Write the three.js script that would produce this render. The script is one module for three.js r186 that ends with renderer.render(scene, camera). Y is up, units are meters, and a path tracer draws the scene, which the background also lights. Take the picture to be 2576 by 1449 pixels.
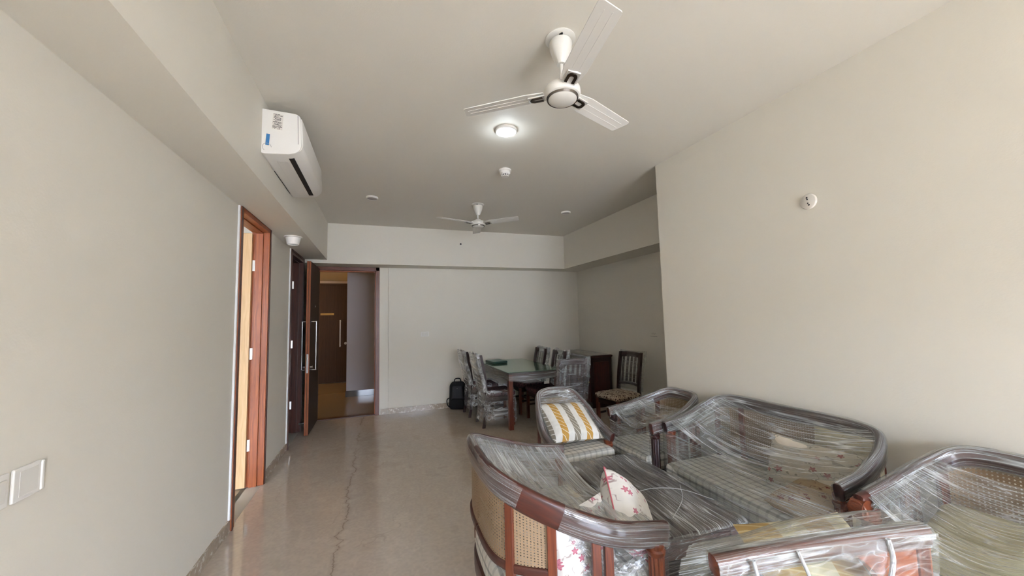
import * as THREE from 'three';
import { RoundedBoxGeometry } from 'three/addons/geometries/RoundedBoxGeometry.js';
import { mergeGeometries, mergeVertices, toCreasedNormals } from 'three/addons/utils/BufferGeometryUtils.js';
import { RectAreaLightUniformsLib } from 'three/addons/lights/RectAreaLightUniformsLib.js';

// ------------------------------------------------------------------ camera, sky, sun, exposure
const W = 2576, HH = 1449, F = 936.26;
const scene = new THREE.Scene();
const camera = new THREE.PerspectiveCamera(2 * Math.atan(HH / 2 / F) * 180 / Math.PI, W / HH, 0.05, 300);
camera.position.set(0, 1.5, 0);
camera.rotation.order = 'YXZ';
camera.rotation.set(0.078, -0.3461, -0.0238);
scene.add(camera);
RectAreaLightUniformsLib.init();

const renderer = new THREE.WebGLRenderer({ antialias: true });
renderer.toneMapping = THREE.LinearToneMapping;
renderer.toneMappingExposure = 1.6;
renderer.shadowMap.enabled = true;

{ // hazy bright day: white near the horizon, blue above, dull ground below; the same all round
  const w = 64, h = 64, d = new Float32Array(w * h * 4);
  for (let y = 0; y < h; y++) for (let x = 0; x < w; x++) {
    const e = ((y + 0.5) / h - 0.5) * 180, k = Math.max(0, e) / 90, i = (y * w + x) * 4;
    const c = e < 0 ? [0.30, 0.29, 0.27] : [1.0 - 0.5 * Math.pow(k, 0.6), 1.08 - 0.38 * Math.pow(k, 0.6), 1.22 - 0.12 * k];
    d.set([...c, 1], i);
  }
  const t = new THREE.DataTexture(d, w, h, THREE.RGBAFormat, THREE.FloatType);
  t.mapping = THREE.EquirectangularReflectionMapping; t.magFilter = THREE.LinearFilter; t.needsUpdate = true;
  scene.background = t; scene.backgroundIntensity = 30;
}
const sun = new THREE.DirectionalLight(0xfff0d8, 170);
sun.position.set(3, 13, 9.5); sun.target.position.set(1, 0, 4.3);
sun.castShadow = true; sun.shadow.mapSize.set(2048, 2048);
Object.assign(sun.shadow.camera, { left: -8, right: 8, top: 8, bottom: -8, near: 0.5, far: 40 });
scene.add(sun, sun.target);

// ------------------------------------------------------------------ helpers
const V = (x, y, z) => new THREE.Vector3(x, y, z);
function rng(seed) { let s = (seed * 2654435761) >>> 0 || 1; return () => { s ^= s << 13; s >>>= 0; s ^= s >>> 17; s ^= s << 5; s >>>= 0; return s / 4294967296; }; }
const hash = (x, y, s) => { let h = Math.imul(x | 0, 374761393) + Math.imul(y | 0, 668265263) + Math.imul(s | 0, 1442695041); h = Math.imul(h ^ (h >>> 13), 1274126177); return ((h ^ (h >>> 16)) >>> 0) / 4294967296; };
const sm = (t) => t * t * (3 - 2 * t);
function vn(x, y, s = 0, px = 1 << 20, py = 1 << 20) { // value noise with periods px, py
  const ix = Math.floor(x), iy = Math.floor(y), fx = sm(x - ix), fy = sm(y - iy), m = (a, p) => ((a % p) + p) % p;
  const a = hash(m(ix, px), m(iy, py), s), b = hash(m(ix + 1, px), m(iy, py), s), c = hash(m(ix, px), m(iy + 1, py), s), d = hash(m(ix + 1, px), m(iy + 1, py), s);
  return a + (b - a) * fx + (c - a) * fy + (a - b - c + d) * fx * fy;
}
function fbm(x, y, s, oct, px = 1 << 20, py = 1 << 20) { let v = 0, a = 0.5, n = 0; for (let o = 0; o < oct; o++) { v += a * vn(x, y, s + o * 17, px, py); n += a; a *= 0.5; x *= 2; y *= 2; px *= 2; py *= 2; } return v / n; }
const lerp = (a, b, t) => a + (b - a) * t, clamp = (x, a = 0, b = 1) => Math.min(b, Math.max(a, x)), ss = (a, b, x) => sm(clamp((x - a) / (b - a)));
const mix3 = (a, b, t) => [lerp(a[0], b[0], t), lerp(a[1], b[1], t), lerp(a[2], b[2], t)];

function tex(w, h, fn, { srgb = true, repeat = true } = {}) {
  const d = new Uint8Array(w * h * 4);
  for (let y = 0; y < h; y++) for (let x = 0; x < w; x++) {
    const c = fn((x + 0.5) / w, (y + 0.5) / h), i = (y * w + x) * 4;
    if (typeof c === 'number') { d[i] = d[i + 1] = d[i + 2] = clamp(c) * 255; d[i + 3] = 255; }
    else { d[i] = clamp(c[0], 0, 255); d[i + 1] = clamp(c[1], 0, 255); d[i + 2] = clamp(c[2], 0, 255); d[i + 3] = c.length > 3 ? c[3] : 255; }
  }
  const t = new THREE.DataTexture(d, w, h);
  t.magFilter = THREE.LinearFilter; t.minFilter = THREE.LinearMipmapLinearFilter; t.generateMipmaps = true;
  if (repeat) t.wrapS = t.wrapT = THREE.RepeatWrapping;
  if (srgb) t.colorSpace = THREE.SRGBColorSpace;
  t.needsUpdate = true; return t;
}
const std = (o) => new THREE.MeshStandardMaterial(o), phys = (o) => new THREE.MeshPhysicalMaterial(o);

const used = new Map();
function numbered(n) { const k = used.get(n) ?? 0; used.set(n, k + 1); return k ? `${n}_${String(k).padStart(3, '0')}` : n; }
function fin(m) { m.castShadow = m.receiveShadow = true; return m; }
function clean(g) { // only position, normal, uv; non-indexed so that anything merges
  g = g.index ? g.toNonIndexed() : g;
  for (const k of Object.keys(g.attributes)) if (!['position', 'normal', 'uv'].includes(k)) g.deleteAttribute(k);
  if (!g.attributes.uv) g.setAttribute('uv', new THREE.BufferAttribute(new Float32Array(g.attributes.position.count * 2), 2));
  return g;
}
const merge = (gs) => { const l = [].concat(gs).map(clean); return l.length > 1 ? mergeGeometries(l) : l[0]; };
function mesh(name, geos, mat, parent = scene) {
  const m = fin(new THREE.Mesh(Array.isArray(geos) ? merge(geos) : geos, mat));
  m.name = parent === scene ? numbered(name) : name; parent.add(m); return m;
}
function thing(name, label, category, pos = [0, 0, 0], turn = 0, group) {
  const o = new THREE.Group(); o.name = numbered(name); o.position.set(...pos); o.rotation.y = turn;
  o.userData = { label, category, kind: 'thing' }; if (group) o.userData.group = group; scene.add(o); return o;
}
function tag(o, label, category, group, kind = 'thing') { o.userData = { ...o.userData, label, category, kind }; if (group) o.userData.group = group; return o; }
const struct = (o, label) => { o.userData.kind = 'structure'; if (label) o.userData.label = label; return o; };
function sgroup(name) { const o = new THREE.Group(); o.name = numbered(name); scene.add(o); return struct(o); }

// uv in metres by the face's main direction; grain runs along v, which follows axis L (0 x, 1 y, 2 z)
function boxUV(g, L = 1, off = 0) {
  g = g.index ? g.toNonIndexed() : g; const p = g.attributes.position, n = g.attributes.normal, uv = new Float32Array(p.count * 2);
  for (let i = 0; i < p.count; i++) {
    const P = [p.getX(i), p.getY(i), p.getZ(i)], N = [Math.abs(n.getX(i)), Math.abs(n.getY(i)), Math.abs(n.getZ(i))];
    const d = N[0] >= N[1] && N[0] >= N[2] ? 0 : N[1] >= N[2] ? 1 : 2, r = [0, 1, 2].filter((k) => k !== d);
    const v = r.includes(L) ? L : r[1], u = r.find((k) => k !== v);
    uv[i * 2] = P[u] + off * 0.37; uv[i * 2 + 1] = P[v] + off * 0.73;
  }
  g.setAttribute('uv', new THREE.BufferAttribute(uv, 2)); return g;
}
let bxN = 0;
function bx(w, h, d, x = 0, y = 0, z = 0, o = {}) { // rounded box around a centre
  const r = Math.min(o.r ?? 0.004, w / 2.1, h / 2.1, d / 2.1);
  let g = r > 0.0005 ? new RoundedBoxGeometry(w, h, d, o.s ?? 2, r) : new THREE.BoxGeometry(w, h, d);
  g = boxUV(g, o.L ?? (h >= w && h >= d ? 1 : w >= d ? 0 : 2), bxN++ % 13);
  if (o.rx) g.rotateX(o.rx); if (o.ry) g.rotateY(o.ry); if (o.rz) g.rotateZ(o.rz);
  return g.translate(x, y, z);
}
const b2 = (x0, x1, y0, y1, z0, z1, o = {}) => bx(Math.abs(x1 - x0), Math.abs(y1 - y0), Math.abs(z1 - z0), (x0 + x1) / 2, (y0 + y1) / 2, (z0 + z1) / 2, { r: 0, ...o });
function lathe(pts, seg = 32) { const g = new THREE.LatheGeometry(pts.map(([r, y]) => new THREE.Vector2(r, y)), seg); const uv = g.attributes.uv; for (let i = 0; i < uv.count; i++) uv.setXY(i, uv.getX(i) * 0.2, uv.getY(i) * 0.5); return toCreasedNormals(clean(g), 0.6); }
const cyl = (r0, r1, h, x, y, z, seg = 20) => new THREE.CylinderGeometry(r0, r1, h, seg).translate(x, y, z);
function tube(pts, r, seg = 40, rs = 8, closed = false) { return new THREE.TubeGeometry(new THREE.CatmullRomCurve3(pts, closed, 'centripetal'), seg, r, rs, closed); }
const curve = (pts) => new THREE.CatmullRomCurve3(pts, false, 'centripetal');

// sweep a rounded-rectangle band (width across, height up) along a curve; ends closed
function sweepBand(c, n, wd, ht, rad = 0.3, lift = 0) {
  const prof = []; const K = 20;
  for (let k = 0; k < K; k++) { const a = (k / K) * 2 * Math.PI, e = rad, cs = Math.cos(a), sn = Math.sin(a); prof.push([Math.sign(cs) * Math.pow(Math.abs(cs), e) * wd / 2, Math.sign(sn) * Math.pow(Math.abs(sn), e) * ht / 2 + lift]); }
  const pos = [], uv = [], idx = []; let len = 0, prev = null;
  const ring = (P, T, v, s = 1) => { const S = V().crossVectors(T, V(0, 1, 0)).normalize(), U = V().crossVectors(S, T).normalize(); for (let k = 0; k <= K; k++) { const q = prof[k % K]; const X = P.clone().addScaledVector(S, q[0] * s).addScaledVector(U, lift + (q[1] - lift) * s); pos.push(X.x, X.y, X.z); uv.push(k / K * 2 * (wd + ht), v); } };
  let rings = 0;
  for (let i = 0; i <= n; i++) {
    const P = c.getPointAt(i / n), T = c.getTangentAt(i / n); if (prev) len += P.distanceTo(prev); prev = P;
    if (i === 0) { ring(P.clone(), T, len, 0.02); ring(P.clone().addScaledVector(T, 0), T, len, 0.8); rings += 2; ring(P.clone().addScaledVector(T, 0.004), T, len, 1); rings++; continue; }
    if (i === n) { ring(P.clone().addScaledVector(T, -0.004), T, len, 1); ring(P, T, len, 0.8); ring(P, T, len, 0.02); rings += 3; continue; }
    ring(P, T, len); rings++;
  }
  for (let i = 0; i < rings - 1; i++) for (let k = 0; k < K; k++) { const a = i * (K + 1) + k, b = a + K + 1; idx.push(a, b, a + 1, b, b + 1, a + 1); }
  const g = new THREE.BufferGeometry(); g.setAttribute('position', new THREE.Float32BufferAttribute(pos, 3)); g.setAttribute('uv', new THREE.Float32BufferAttribute(uv, 2)); g.setIndex(idx);
  return toCreasedNormals(g, 0.9);
}
// ruled sheet between two curves (functions t -> Vector3), n along, m across; bend(P, s, t) may move points
function sheet(A, B, n, m, bend, su = 1, sv = 1) {
  const pos = [], uv = [], idx = [];
  for (let i = 0; i <= n; i++) for (let j = 0; j <= m; j++) {
    const t = i / n, s = j / m, P = A(t).lerp(B(t), s); if (bend) bend(P, s, t); pos.push(P.x, P.y, P.z); uv.push(t * su, s * sv);
  }
  for (let i = 0; i < n; i++) for (let j = 0; j < m; j++) { const a = i * (m + 1) + j, b = a + m + 1; idx.push(a, a + 1, b, b, a + 1, b + 1); }
  const g = new THREE.BufferGeometry(); g.setAttribute('position', new THREE.Float32BufferAttribute(pos, 3)); g.setAttribute('uv', new THREE.Float32BufferAttribute(uv, 2)); g.setIndex(idx); g.computeVertexNormals(); return g;
}
// push a sheet's points along its normals: folds that run across (along s) with a few crinkles
function foldSheet(g, { amp = 0.006, freq = 26, crink = 0.0, cf = 40, seed = 1, pin = true, su = 1, sv = 1 } = {}) {
  const p = g.attributes.position, n = g.attributes.normal, uv = g.attributes.uv;
  for (let i = 0; i < p.count; i++) {
    const t = uv.getX(i) / su, s = uv.getY(i) / sv, e = pin ? Math.pow(Math.max(0, Math.sin(Math.PI * s)), 0.5) : 1;
    const w = vn(s * 2.2, t * 3, seed + 9) * 0.5;
    let d = amp * e * ((vn(t * freq + w * 2, s * 1.7, seed) - 0.5) * 2 + (vn(t * freq * 2.7 + w * 3, s * 2.9, seed + 3) - 0.5));
    if (crink) d += crink * (Math.abs(vn(t * cf + 3 * s, s * cf * 0.6, seed + 5) - 0.5) * -2 + 0.5 + (vn(t * cf * 2.3, s * cf * 1.7, seed + 6) - 0.5) * 0.6);
    p.setXYZ(i, p.getX(i) + n.getX(i) * d, p.getY(i) + n.getY(i) * d, p.getZ(i) + n.getZ(i) * d);
  }
  g.computeVertexNormals(); return g;
}
// a film sleeve round a curve: irregular tube
function sleeve(c, t0, t1, ra, rb, seed, n = 90, k = 18) {
  const pos = [], uv = [], idx = []; let len = 0, pr = null;
  for (let i = 0; i <= n; i++) {
    const t = lerp(t0, t1, i / n), P = c.getPointAt(t), T = c.getTangentAt(t), S = V().crossVectors(T, V(0, 1, 0)).normalize(), U = V().crossVectors(S, T).normalize(); if (pr) len += pr.distanceTo(P); pr = P;
    for (let j = 0; j <= k; j++) {
      const a = (j / k) * 2 * Math.PI, jj = j % k, q = 1 + 0.08 * (vn(jj * 0.9 + len * 3, len * 9, seed) - 0.3) + 0.06 * (vn(jj * 2.1, len * 30, seed + 2) - 0.5), X = P.clone().addScaledVector(S, Math.sign(Math.cos(a)) * Math.pow(Math.abs(Math.cos(a)), 0.7) * ra * q).addScaledVector(U, Math.sign(Math.sin(a)) * Math.pow(Math.abs(Math.sin(a)), 0.7) * rb * q);
      pos.push(X.x, X.y, X.z); uv.push(j / k * 0.5, len * 1.1);
    }
  }
  for (let i = 0; i < n; i++) for (let j = 0; j < k; j++) { const a = i * (k + 1) + j, b = a + k + 1; idx.push(a, b, a + 1, b, b + 1, a + 1); }
  const g = new THREE.BufferGeometry(); g.setAttribute('position', new THREE.Float32BufferAttribute(pos, 3)); g.setAttribute('uv', new THREE.Float32BufferAttribute(uv, 2)); g.setIndex(idx); g.computeVertexNormals(); return g;
}

// ------------------------------------------------------------------ textures and materials
const plasterBump = tex(256, 256, (u, v) => 0.5 + 0.5 * (fbm(u * 64, v * 64, 3, 3, 64, 64) - 0.5), { srgb: false });
const paint = (c, rep = 3) => { const b = plasterBump.clone(); b.repeat.set(rep, rep); return std({ color: c, roughness: 0.62, bumpMap: b, bumpScale: 0.0006 }); };
const wallPaint = paint(new THREE.Color().setRGB(0.79, 0.745, 0.645));
const ceilPaint = paint(new THREE.Color().setRGB(0.79, 0.745, 0.65));
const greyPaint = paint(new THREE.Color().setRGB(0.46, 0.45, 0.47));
const concrete = paint(new THREE.Color().setRGB(0.5, 0.48, 0.45));
const whitePlastic = std({ color: new THREE.Color().setRGB(0.84, 0.81, 0.75), roughness: 0.35 });
const offWhite = std({ color: new THREE.Color().setRGB(0.77, 0.74, 0.67), roughness: 0.4 });
const whiteGloss = std({ color: new THREE.Color().setRGB(0.9, 0.9, 0.9), roughness: 0.3 });
const blackPlastic = std({ color: 0x0b0b0c, roughness: 0.5 });
const chrome = std({ color: 0xc8c8c6, roughness: 0.22, metalness: 1 });
const steel = std({ color: 0xb4b2ac, roughness: 0.4, metalness: 0.9 });
const brass = std({ color: 0xa88a52, roughness: 0.35, metalness: 0.9 });

function woodTex(dark, mid, light, seed, w = 256, h = 1024) { // 0.25 x 1 m, grain along v
  return tex(w, h, (u, v) => {
    const warp = fbm(u * 4, v * 3, seed, 3, 4, 3) * 1.2, g = fbm(u * 30 + warp * 4, v * 3, seed + 5, 3, 30, 3), fine = vn(u * 120, v * 26, seed + 8, 120, 26), ring = 0.5 + 0.5 * Math.sin((u * 7 + warp * 2.4) * 2 * Math.PI);
    const k = clamp(0.15 + 0.5 * g + 0.3 * ring * 0.6 + 0.2 * (fine - 0.5));
    const c = k < 0.5 ? mix3(dark, mid, k * 2) : mix3(mid, light, k * 2 - 1); return c;
  });
}
function wood(dark, mid, light, seed, o = {}) { const t = woodTex(dark, mid, light, seed); t.repeat.set(4, 1); return phys({ map: t, roughness: 0.42, clearcoat: 0.35, clearcoatRoughness: 0.25, ...o }); }
const mahogany = wood([34, 11, 8], [64, 24, 16], [96, 42, 27], 11);
const rosewood = wood([22, 8, 7], [42, 15, 12], [64, 26, 19], 17);
const redwood = wood([58, 24, 12], [98, 44, 22], [128, 66, 36], 19);
const teak = wood([98, 44, 15], [152, 78, 31], [184, 106, 50], 23, { roughness: 0.5, clearcoat: 0.2 });
const teakDark = wood([46, 18, 9], [72, 32, 17], [98, 48, 27], 29);
const maple = wood([188, 152, 106], [208, 174, 128], [220, 190, 148], 31, { roughness: 0.55, clearcoat: 0.1 });
const walnut = wood([34, 21, 15], [52, 34, 25], [68, 47, 35], 37, { roughness: 0.6, clearcoat: 0.05 });

const marbleTex = (() => { // 5.12 x 10.24 m of honed beige marble, the long dark vein where the photograph shows it
  const w = 1024, h = 2048, X0 = -1.2, Z0 = -9.0, SX = 5.12, SZ = 10.24;
  const vein = [[-0.23, -9], [-0.21, -7], [-0.23, -5.7], [-0.24, -4.86], [-0.24, -4.41], [-0.215, -4.2], [-0.25, -3.81], [-0.235, -3.53], [-0.215, -3.25], [-0.24, -3.09], [-0.275, -3.0], [-0.22, -2.93], [-0.27, -2.79], [-0.245, -2.71], [-0.25, -2.56], [-0.28, -2.2], [-0.3, 0], [-0.3, 2]];
  const vx = (z) => { for (let i = 0; i < vein.length - 1; i++) if (z < vein[i + 1][1]) return lerp(vein[i][0], vein[i + 1][0], clamp((z - vein[i][1]) / (vein[i + 1][1] - vein[i][1]))); return -0.3; };
  return tex(w, h, (u, v) => {
    const x = X0 + u * SX, z = Z0 + v * SZ;
    const big = fbm(x * 0.9 + 3, z * 0.9, 41, 4), mid = fbm(x * 5 + big * 3, z * 5, 43, 4), fine = vn(x * 70, z * 70, 47), blot = fbm(x * 14 + 5, z * 9, 53, 3);
    let c = mix3([184, 171, 156], [192, 180, 165], clamp(big * 0.7 + mid * 0.6 - 0.1));
    c = mix3(c, [202, 190, 174], 0.25 * ss(0.58, 0.72, blot)); c = mix3(c, [166, 152, 137], 0.25 * ss(0.62, 0.75, mid));
    const q = Math.abs(fbm(x * 2.1, z * 2.1, 59, 4) - 0.5), hair = (1 - ss(0, 0.006, q)) * ss(0.45, 0.6, fbm(x * 1.3, z * 1.3, 61, 2)); c = mix3(c, [120, 106, 92], 0.18 * hair);
    const lightv = Math.abs(fbm(x * 1.6 + 9, z * 3.2, 67, 4) - 0.5); c = mix3(c, [206, 194, 178], 0.2 * (1 - ss(0, 0.012, lightv)));
    const dv = Math.abs(x - vx(z) - 0.03 * (vn(z * 26, 3, 71) - 0.5) - 0.012 * (vn(z * 90, 5, 72) - 0.5)), on = ss(0.28, 0.5, vn(z * 2.6, 9, 73));
    c = mix3(c, [96, 84, 74], 0.48 * on * (1 - ss(0.0005, 0.006, dv))); c = mix3(c, [150, 134, 118], 0.16 * on * (1 - ss(0.005, 0.04, dv)));
    const g = 1 + 0.05 * (fine - 0.5); return [c[0] * g * 1.03, c[1] * g * 1.02, c[2] * g * 1.01];
  });
})();
const marble = phys({ map: marbleTex, roughness: 0.05, ior: 1.7 });
function floorUV(g) { g = g.index ? g.toNonIndexed() : g; const p = g.attributes.position, uv = g.attributes.uv; for (let i = 0; i < p.count; i++) uv.setXY(i, (p.getX(i) + 1.2) / 5.12, (p.getZ(i) + 9) / 10.24); return g; }
const skirtTex = tex(512, 128, (u, v) => { const a = fbm(u * 24, v * 6, 81, 4, 24, 6), b = fbm(u * 60, v * 15, 83, 3, 60, 15); let c = mix3([150, 134, 116], [186, 172, 154], a * 0.7 + b * 0.4); return mix3(c, [226, 218, 204], 0.6 * ss(0.62, 0.74, a)); });
const skirtStone = phys({ map: skirtTex, roughness: 0.2 });
const graniteDark = std({ color: 0x37302a, roughness: 0.04 });
const tileBalcony = std({ color: new THREE.Color().setRGB(0.52, 0.45, 0.36), roughness: 0.8 });

// woven fabric: cream with a grey check every 5 cm; texture is 0.156 m square
const checkTex = tex(384, 384, (u, v) => {
  const f = (a) => { const m = (a * 3) % 1; return ss(0.3, 0.42, m) * (1 - ss(0.58, 0.7, m)); };
  const wv = 0.5 + 0.25 * Math.sin(u * 384 * 0.8) + 0.25 * Math.sin(v * 384 * 0.8), n = fbm(u * 24, v * 24, 91, 2, 24, 24);
  let c = mix3([204, 199, 187], [220, 216, 206], n); c = mix3(c, [112, 112, 108], clamp(0.5 * f(u) + 0.22 * f(v))); const k = 0.93 + 0.1 * wv; return [c[0] * k, c[1] * k, c[2] * k];
});
const weaveBump = tex(128, 128, (u, v) => 0.5 + 0.25 * Math.sin(u * 2 * Math.PI * 24) * Math.sin(v * 2 * Math.PI * 24) + 0.15 * (fbm(u * 16, v * 16, 4, 2, 16, 16) - 0.5), { srgb: false });
const cloth = (map, rx = 1, ry = 1, o = {}) => { const b = weaveBump.clone(); b.repeat.set(12, 12); if (map) { map = map.clone(); map.repeat.set(rx, ry); } return std({ map, roughness: 0.95, bumpMap: b, bumpScale: 0.0008, ...o }); };
const checkCloth = cloth(checkTex, 1 / 0.156, 1 / 0.156);
// spotted dining seat fabric, 0.2 m
const spotTex = tex(256, 256, (u, v) => { const a = fbm(u * 10, v * 10, 95, 3, 10, 10), b = vn(u * 14, v * 14, 97, 14, 14); let c = mix3([176, 156, 134], [204, 188, 164], a); c = mix3(c, [66, 40, 34], 0.85 * ss(0.63, 0.7, b)); return mix3(c, [112, 86, 70], 0.6 * ss(0.66, 0.74, a)); });
const spotCloth = cloth(spotTex, 5, 5);
const wineTex = tex(256, 256, (u, v) => { const a = fbm(u * 10, v * 10, 105, 3, 10, 10), b = vn(u * 14, v * 14, 107, 14, 14); let c = mix3([70, 40, 44], [96, 62, 62], a); return mix3(c, [30, 14, 16], 0.85 * ss(0.6, 0.68, b)); });
const wineCloth = cloth(wineTex, 5, 5);
// printed cushions
function floral(seed, bg, sprigs, flowers) {
  const R = rng(seed), pts = []; for (let i = 0; i < 26; i++) pts.push([R(), R(), 0.025 + R() * 0.035, R() * 6.28, R()]);
  return tex(512, 512, (u, v) => {
    const n = fbm(u * 12, v * 12, seed, 3, 12, 12); let c = mix3(bg, [bg[0] - 22, bg[1] - 22, bg[2] - 20], n * 0.6);
    const a = Math.abs(fbm(u * 7, v * 7, seed + 4, 3, 7, 7) - 0.5); c = mix3(c, sprigs, 0.75 * (1 - ss(0.006, 0.018, a)) * ss(0.4, 0.55, vn(u * 9, v * 9, seed + 6, 9, 9)));
    const lf = vn(u * 22, v * 22, seed + 7, 22, 22); c = mix3(c, sprigs, 0.55 * ss(0.74, 0.8, lf) * (1 - ss(0.04, 0.09, a)));
    for (const [x, y, r, ph, k] of pts) { if (k > 0.6) continue; let dx = u - x, dy = v - y; dx -= Math.round(dx); dy -= Math.round(dy); const d = Math.hypot(dx, dy), an = Math.atan2(dy, dx), e = r * (0.75 + 0.25 * Math.cos(an * 5 + ph)); if (d < e) c = mix3(flowers, [flowers[0] - 40, flowers[1] - 30, flowers[2] - 30], ss(0, 1, d / e) * (0.5 + 0.5 * Math.cos(an * 10 + ph))); }
    return c;
  });
}
const floralCloth = cloth(floral(201, [216, 206, 188], [92, 88, 72], [166, 78, 80]));
const floralPink = cloth(floral(211, [222, 216, 206], [150, 130, 124], [196, 122, 134]));
const floralRust = cloth(floral(221, [170, 150, 122], [96, 60, 46], [128, 60, 46]));
const floralPale = cloth(floral(231, [196, 186, 156], [150, 138, 106], [176, 160, 124]));
const stripeTex = tex(512, 512, (u, v) => { // white, ochre and taupe bands, thin slanting lines on the coloured ones
  const k = u * 8.2 - 0.35, b = ((Math.floor(k) % 4) + 4) % 4, f = k - Math.floor(k), n = fbm(u * 20, v * 20, 7, 2, 20, 20);
  const wht = [226, 222, 212], col = b === 1 ? [178, 134, 62] : b === 3 ? [128, 120, 106] : null;
  if (!col) return [wht[0] - 14 * n, wht[1] - 14 * n, wht[2] - 14 * n];
  const ln = (v * 9 + f * (b === 1 ? 1.1 : 1.6) + 0.12 * n) % 1; return mix3([col[0] + 16 * n, col[1] + 16 * n, col[2] + 12 * n], wht, ss(0.78, 0.84, ln) * (1 - ss(0.92, 0.98, ln)) * 0.9);
});
const stripeCloth = cloth(stripeTex);
const ochreTex = tex(256, 256, (u, v) => { const n = fbm(u * 10, v * 10, 9, 3, 10, 10), b = (u * 4) % 2; const base = b < 1 ? [172, 142, 88] : [198, 190, 158]; return mix3(base, [226, 214, 176], ss(0.7, 0.8, (v * 14 + u * 6) % 1) * 0.5 + n * 0.2); });
const ochreCloth = cloth(ochreTex);
const creamCloth = cloth(tex(128, 128, (u, v) => { const n = fbm(u * 10, v * 10, 19, 3, 10, 10); return mix3([192, 184, 150], [212, 204, 172], n); }));

// cane webbing with its six-sided holes; 0.06 m square
const caneTex = tex(256, 256, (u, v) => {
  const U = u * 4, Vv = v * 4, hole = (x, y) => { const dx = x - Math.round(x), dy = y - Math.round(y); return Math.max(Math.abs(dx), Math.abs(dy), (Math.abs(dx) + Math.abs(dy)) * 0.72); };
  const d = Math.min(hole(U, Vv), 9), n = vn(u * 90, v * 90, 3, 90, 90), str = 0.5 + 0.5 * Math.sin((U + Vv) * 12.566); const c = mix3([124, 102, 78], [166, 142, 112], 0.6 * n + 0.4 * str); return [c[0], c[1], c[2], d < 0.2 ? 0 : 255];
});
const cane = (() => { const t = caneTex.clone(); t.repeat.set(1 / 0.06, 1 / 0.06); return std({ map: t, alphaTest: 0.5, roughness: 0.6, side: THREE.DoubleSide }); })();

// stretch wrap: clear film; where it is drawn into cords and overlaps it turns milky
const streakT = tex(512, 512, (u, v) => {
  const w = fbm(u * 6, v * 2, 301, 2, 6, 2) * 0.35, a = vn((u + w * 0.1) * 22, v * 2, 303, 22, 2), b = vn((u + w * 0.06) * 60, v * 3, 305, 60, 3), c = vn(u * 150, v * 5, 307, 150, 5), p = fbm(u * 5, v * 3, 309, 3, 5, 3);
  const r1 = Math.pow(1 - Math.abs(b * 2 - 1), 5), r2 = Math.pow(1 - Math.abs(c * 2 - 1), 6); return clamp(0.97 - 0.08 * ss(0.45, 0.8, a) - 0.3 * r1 * p * 1.6 - 0.28 * r2 - 0.06 - 0.2 * ss(0.35, 0.75, p));
}, { srgb: false });
const streakT2 = tex(512, 512, (u, v) => {
  const w = fbm(u * 6, v * 2, 331, 2, 6, 2) * 0.35, a = vn((u + w * 0.1) * 18, v * 2, 333, 18, 2), b = vn((u + w * 0.06) * 52, v * 3, 335, 52, 3), c = vn(u * 140, v * 4, 337, 140, 4), p = fbm(u * 4, v * 3, 339, 3, 4, 3);
  const r1 = Math.pow(1 - Math.abs(b * 2 - 1), 7), r2 = Math.pow(1 - Math.abs(c * 2 - 1), 8); return clamp(0.985 - 0.03 * ss(0.5, 0.85, a) - 0.42 * r1 * p * 1.6 - 0.3 * r2 * (0.4 + p) - 0.05 * ss(0.4, 0.75, p));
}, { srgb: false });
const streakB = tex(512, 512, (u, v) => { const w = fbm(u * 6, v * 2, 301, 2, 6, 2) * 0.35; return 0.25 * vn((u + w * 0.1) * 22, v * 2, 303, 22, 2) + 0.3 * vn((u + w * 0.06) * 60, v * 3, 305, 60, 3) + 0.3 * vn(u * 150, v * 7, 307, 150, 7); }, { srgb: false });
const crinkT = tex(512, 512, (u, v) => { const x = u * 14 + 2.5 * fbm(u * 5, v * 5, 313, 2, 5, 5), y = v * 10 + 2.5 * fbm(u * 5, v * 5, 315, 2, 5, 5), r = Math.pow(1 - Math.abs(vn(x, y, 317, 14, 10) * 2 - 1), 7), r2 = Math.pow(1 - Math.abs(vn(x * 3, y * 2, 319, 42, 20) * 2 - 1), 8), p = fbm(u * 6, v * 6, 321, 3, 6, 6); return clamp(0.985 - 0.2 * r - 0.2 * r2 - 0.05 * ss(0.4, 0.75, p)); }, { srgb: false });
const crinkB = tex(512, 512, (u, v) => { const x = u * 14 + 2.5 * fbm(u * 5, v * 5, 313, 2, 5, 5), y = v * 10 + 2.5 * fbm(u * 5, v * 5, 315, 2, 5, 5); return 0.55 * Math.abs(vn(x, y, 317, 14, 10) * 2 - 1) + 0.3 * Math.abs(vn(x * 3, y * 2, 319, 42, 20) * 2 - 1) + 0.15 * vn(u * 90, v * 70, 323, 90, 70); }, { srgb: false });
function film(T, B, rx, ry, bump, clear = 1, o = {}) { const t = T.clone(), b = B.clone(); t.repeat.set(rx, ry); b.repeat.set(rx, ry); return phys({ color: new THREE.Color().setRGB(0.82, 0.83, 0.81), roughness: 0.14, ior: 1.42, transmission: clear, transmissionMap: t, thickness: 0, bumpMap: b, bumpScale: bump, side: THREE.DoubleSide, ...o }); }
const filmStreak = film(streakT, streakB, 1, 1, 0.003);
const filmStreakFine = film(streakT, streakB, 2, 1, 0.002);
const filmCrinkle = film(crinkT, crinkB, 1.5, 1.5, 0.006, 1, { ior: 1.5, roughness: 0.1 });
const filmSleeve = film(streakT2, streakB, 1.3, 0.6, 0.002, 1, { ior: 1.45, roughness: 0.1 });
const filmThin = film(streakT2, streakB, 1, 1, 0.003, 1), filmThinFine = film(streakT2, streakB, 2, 1, 0.002, 1);
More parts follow.
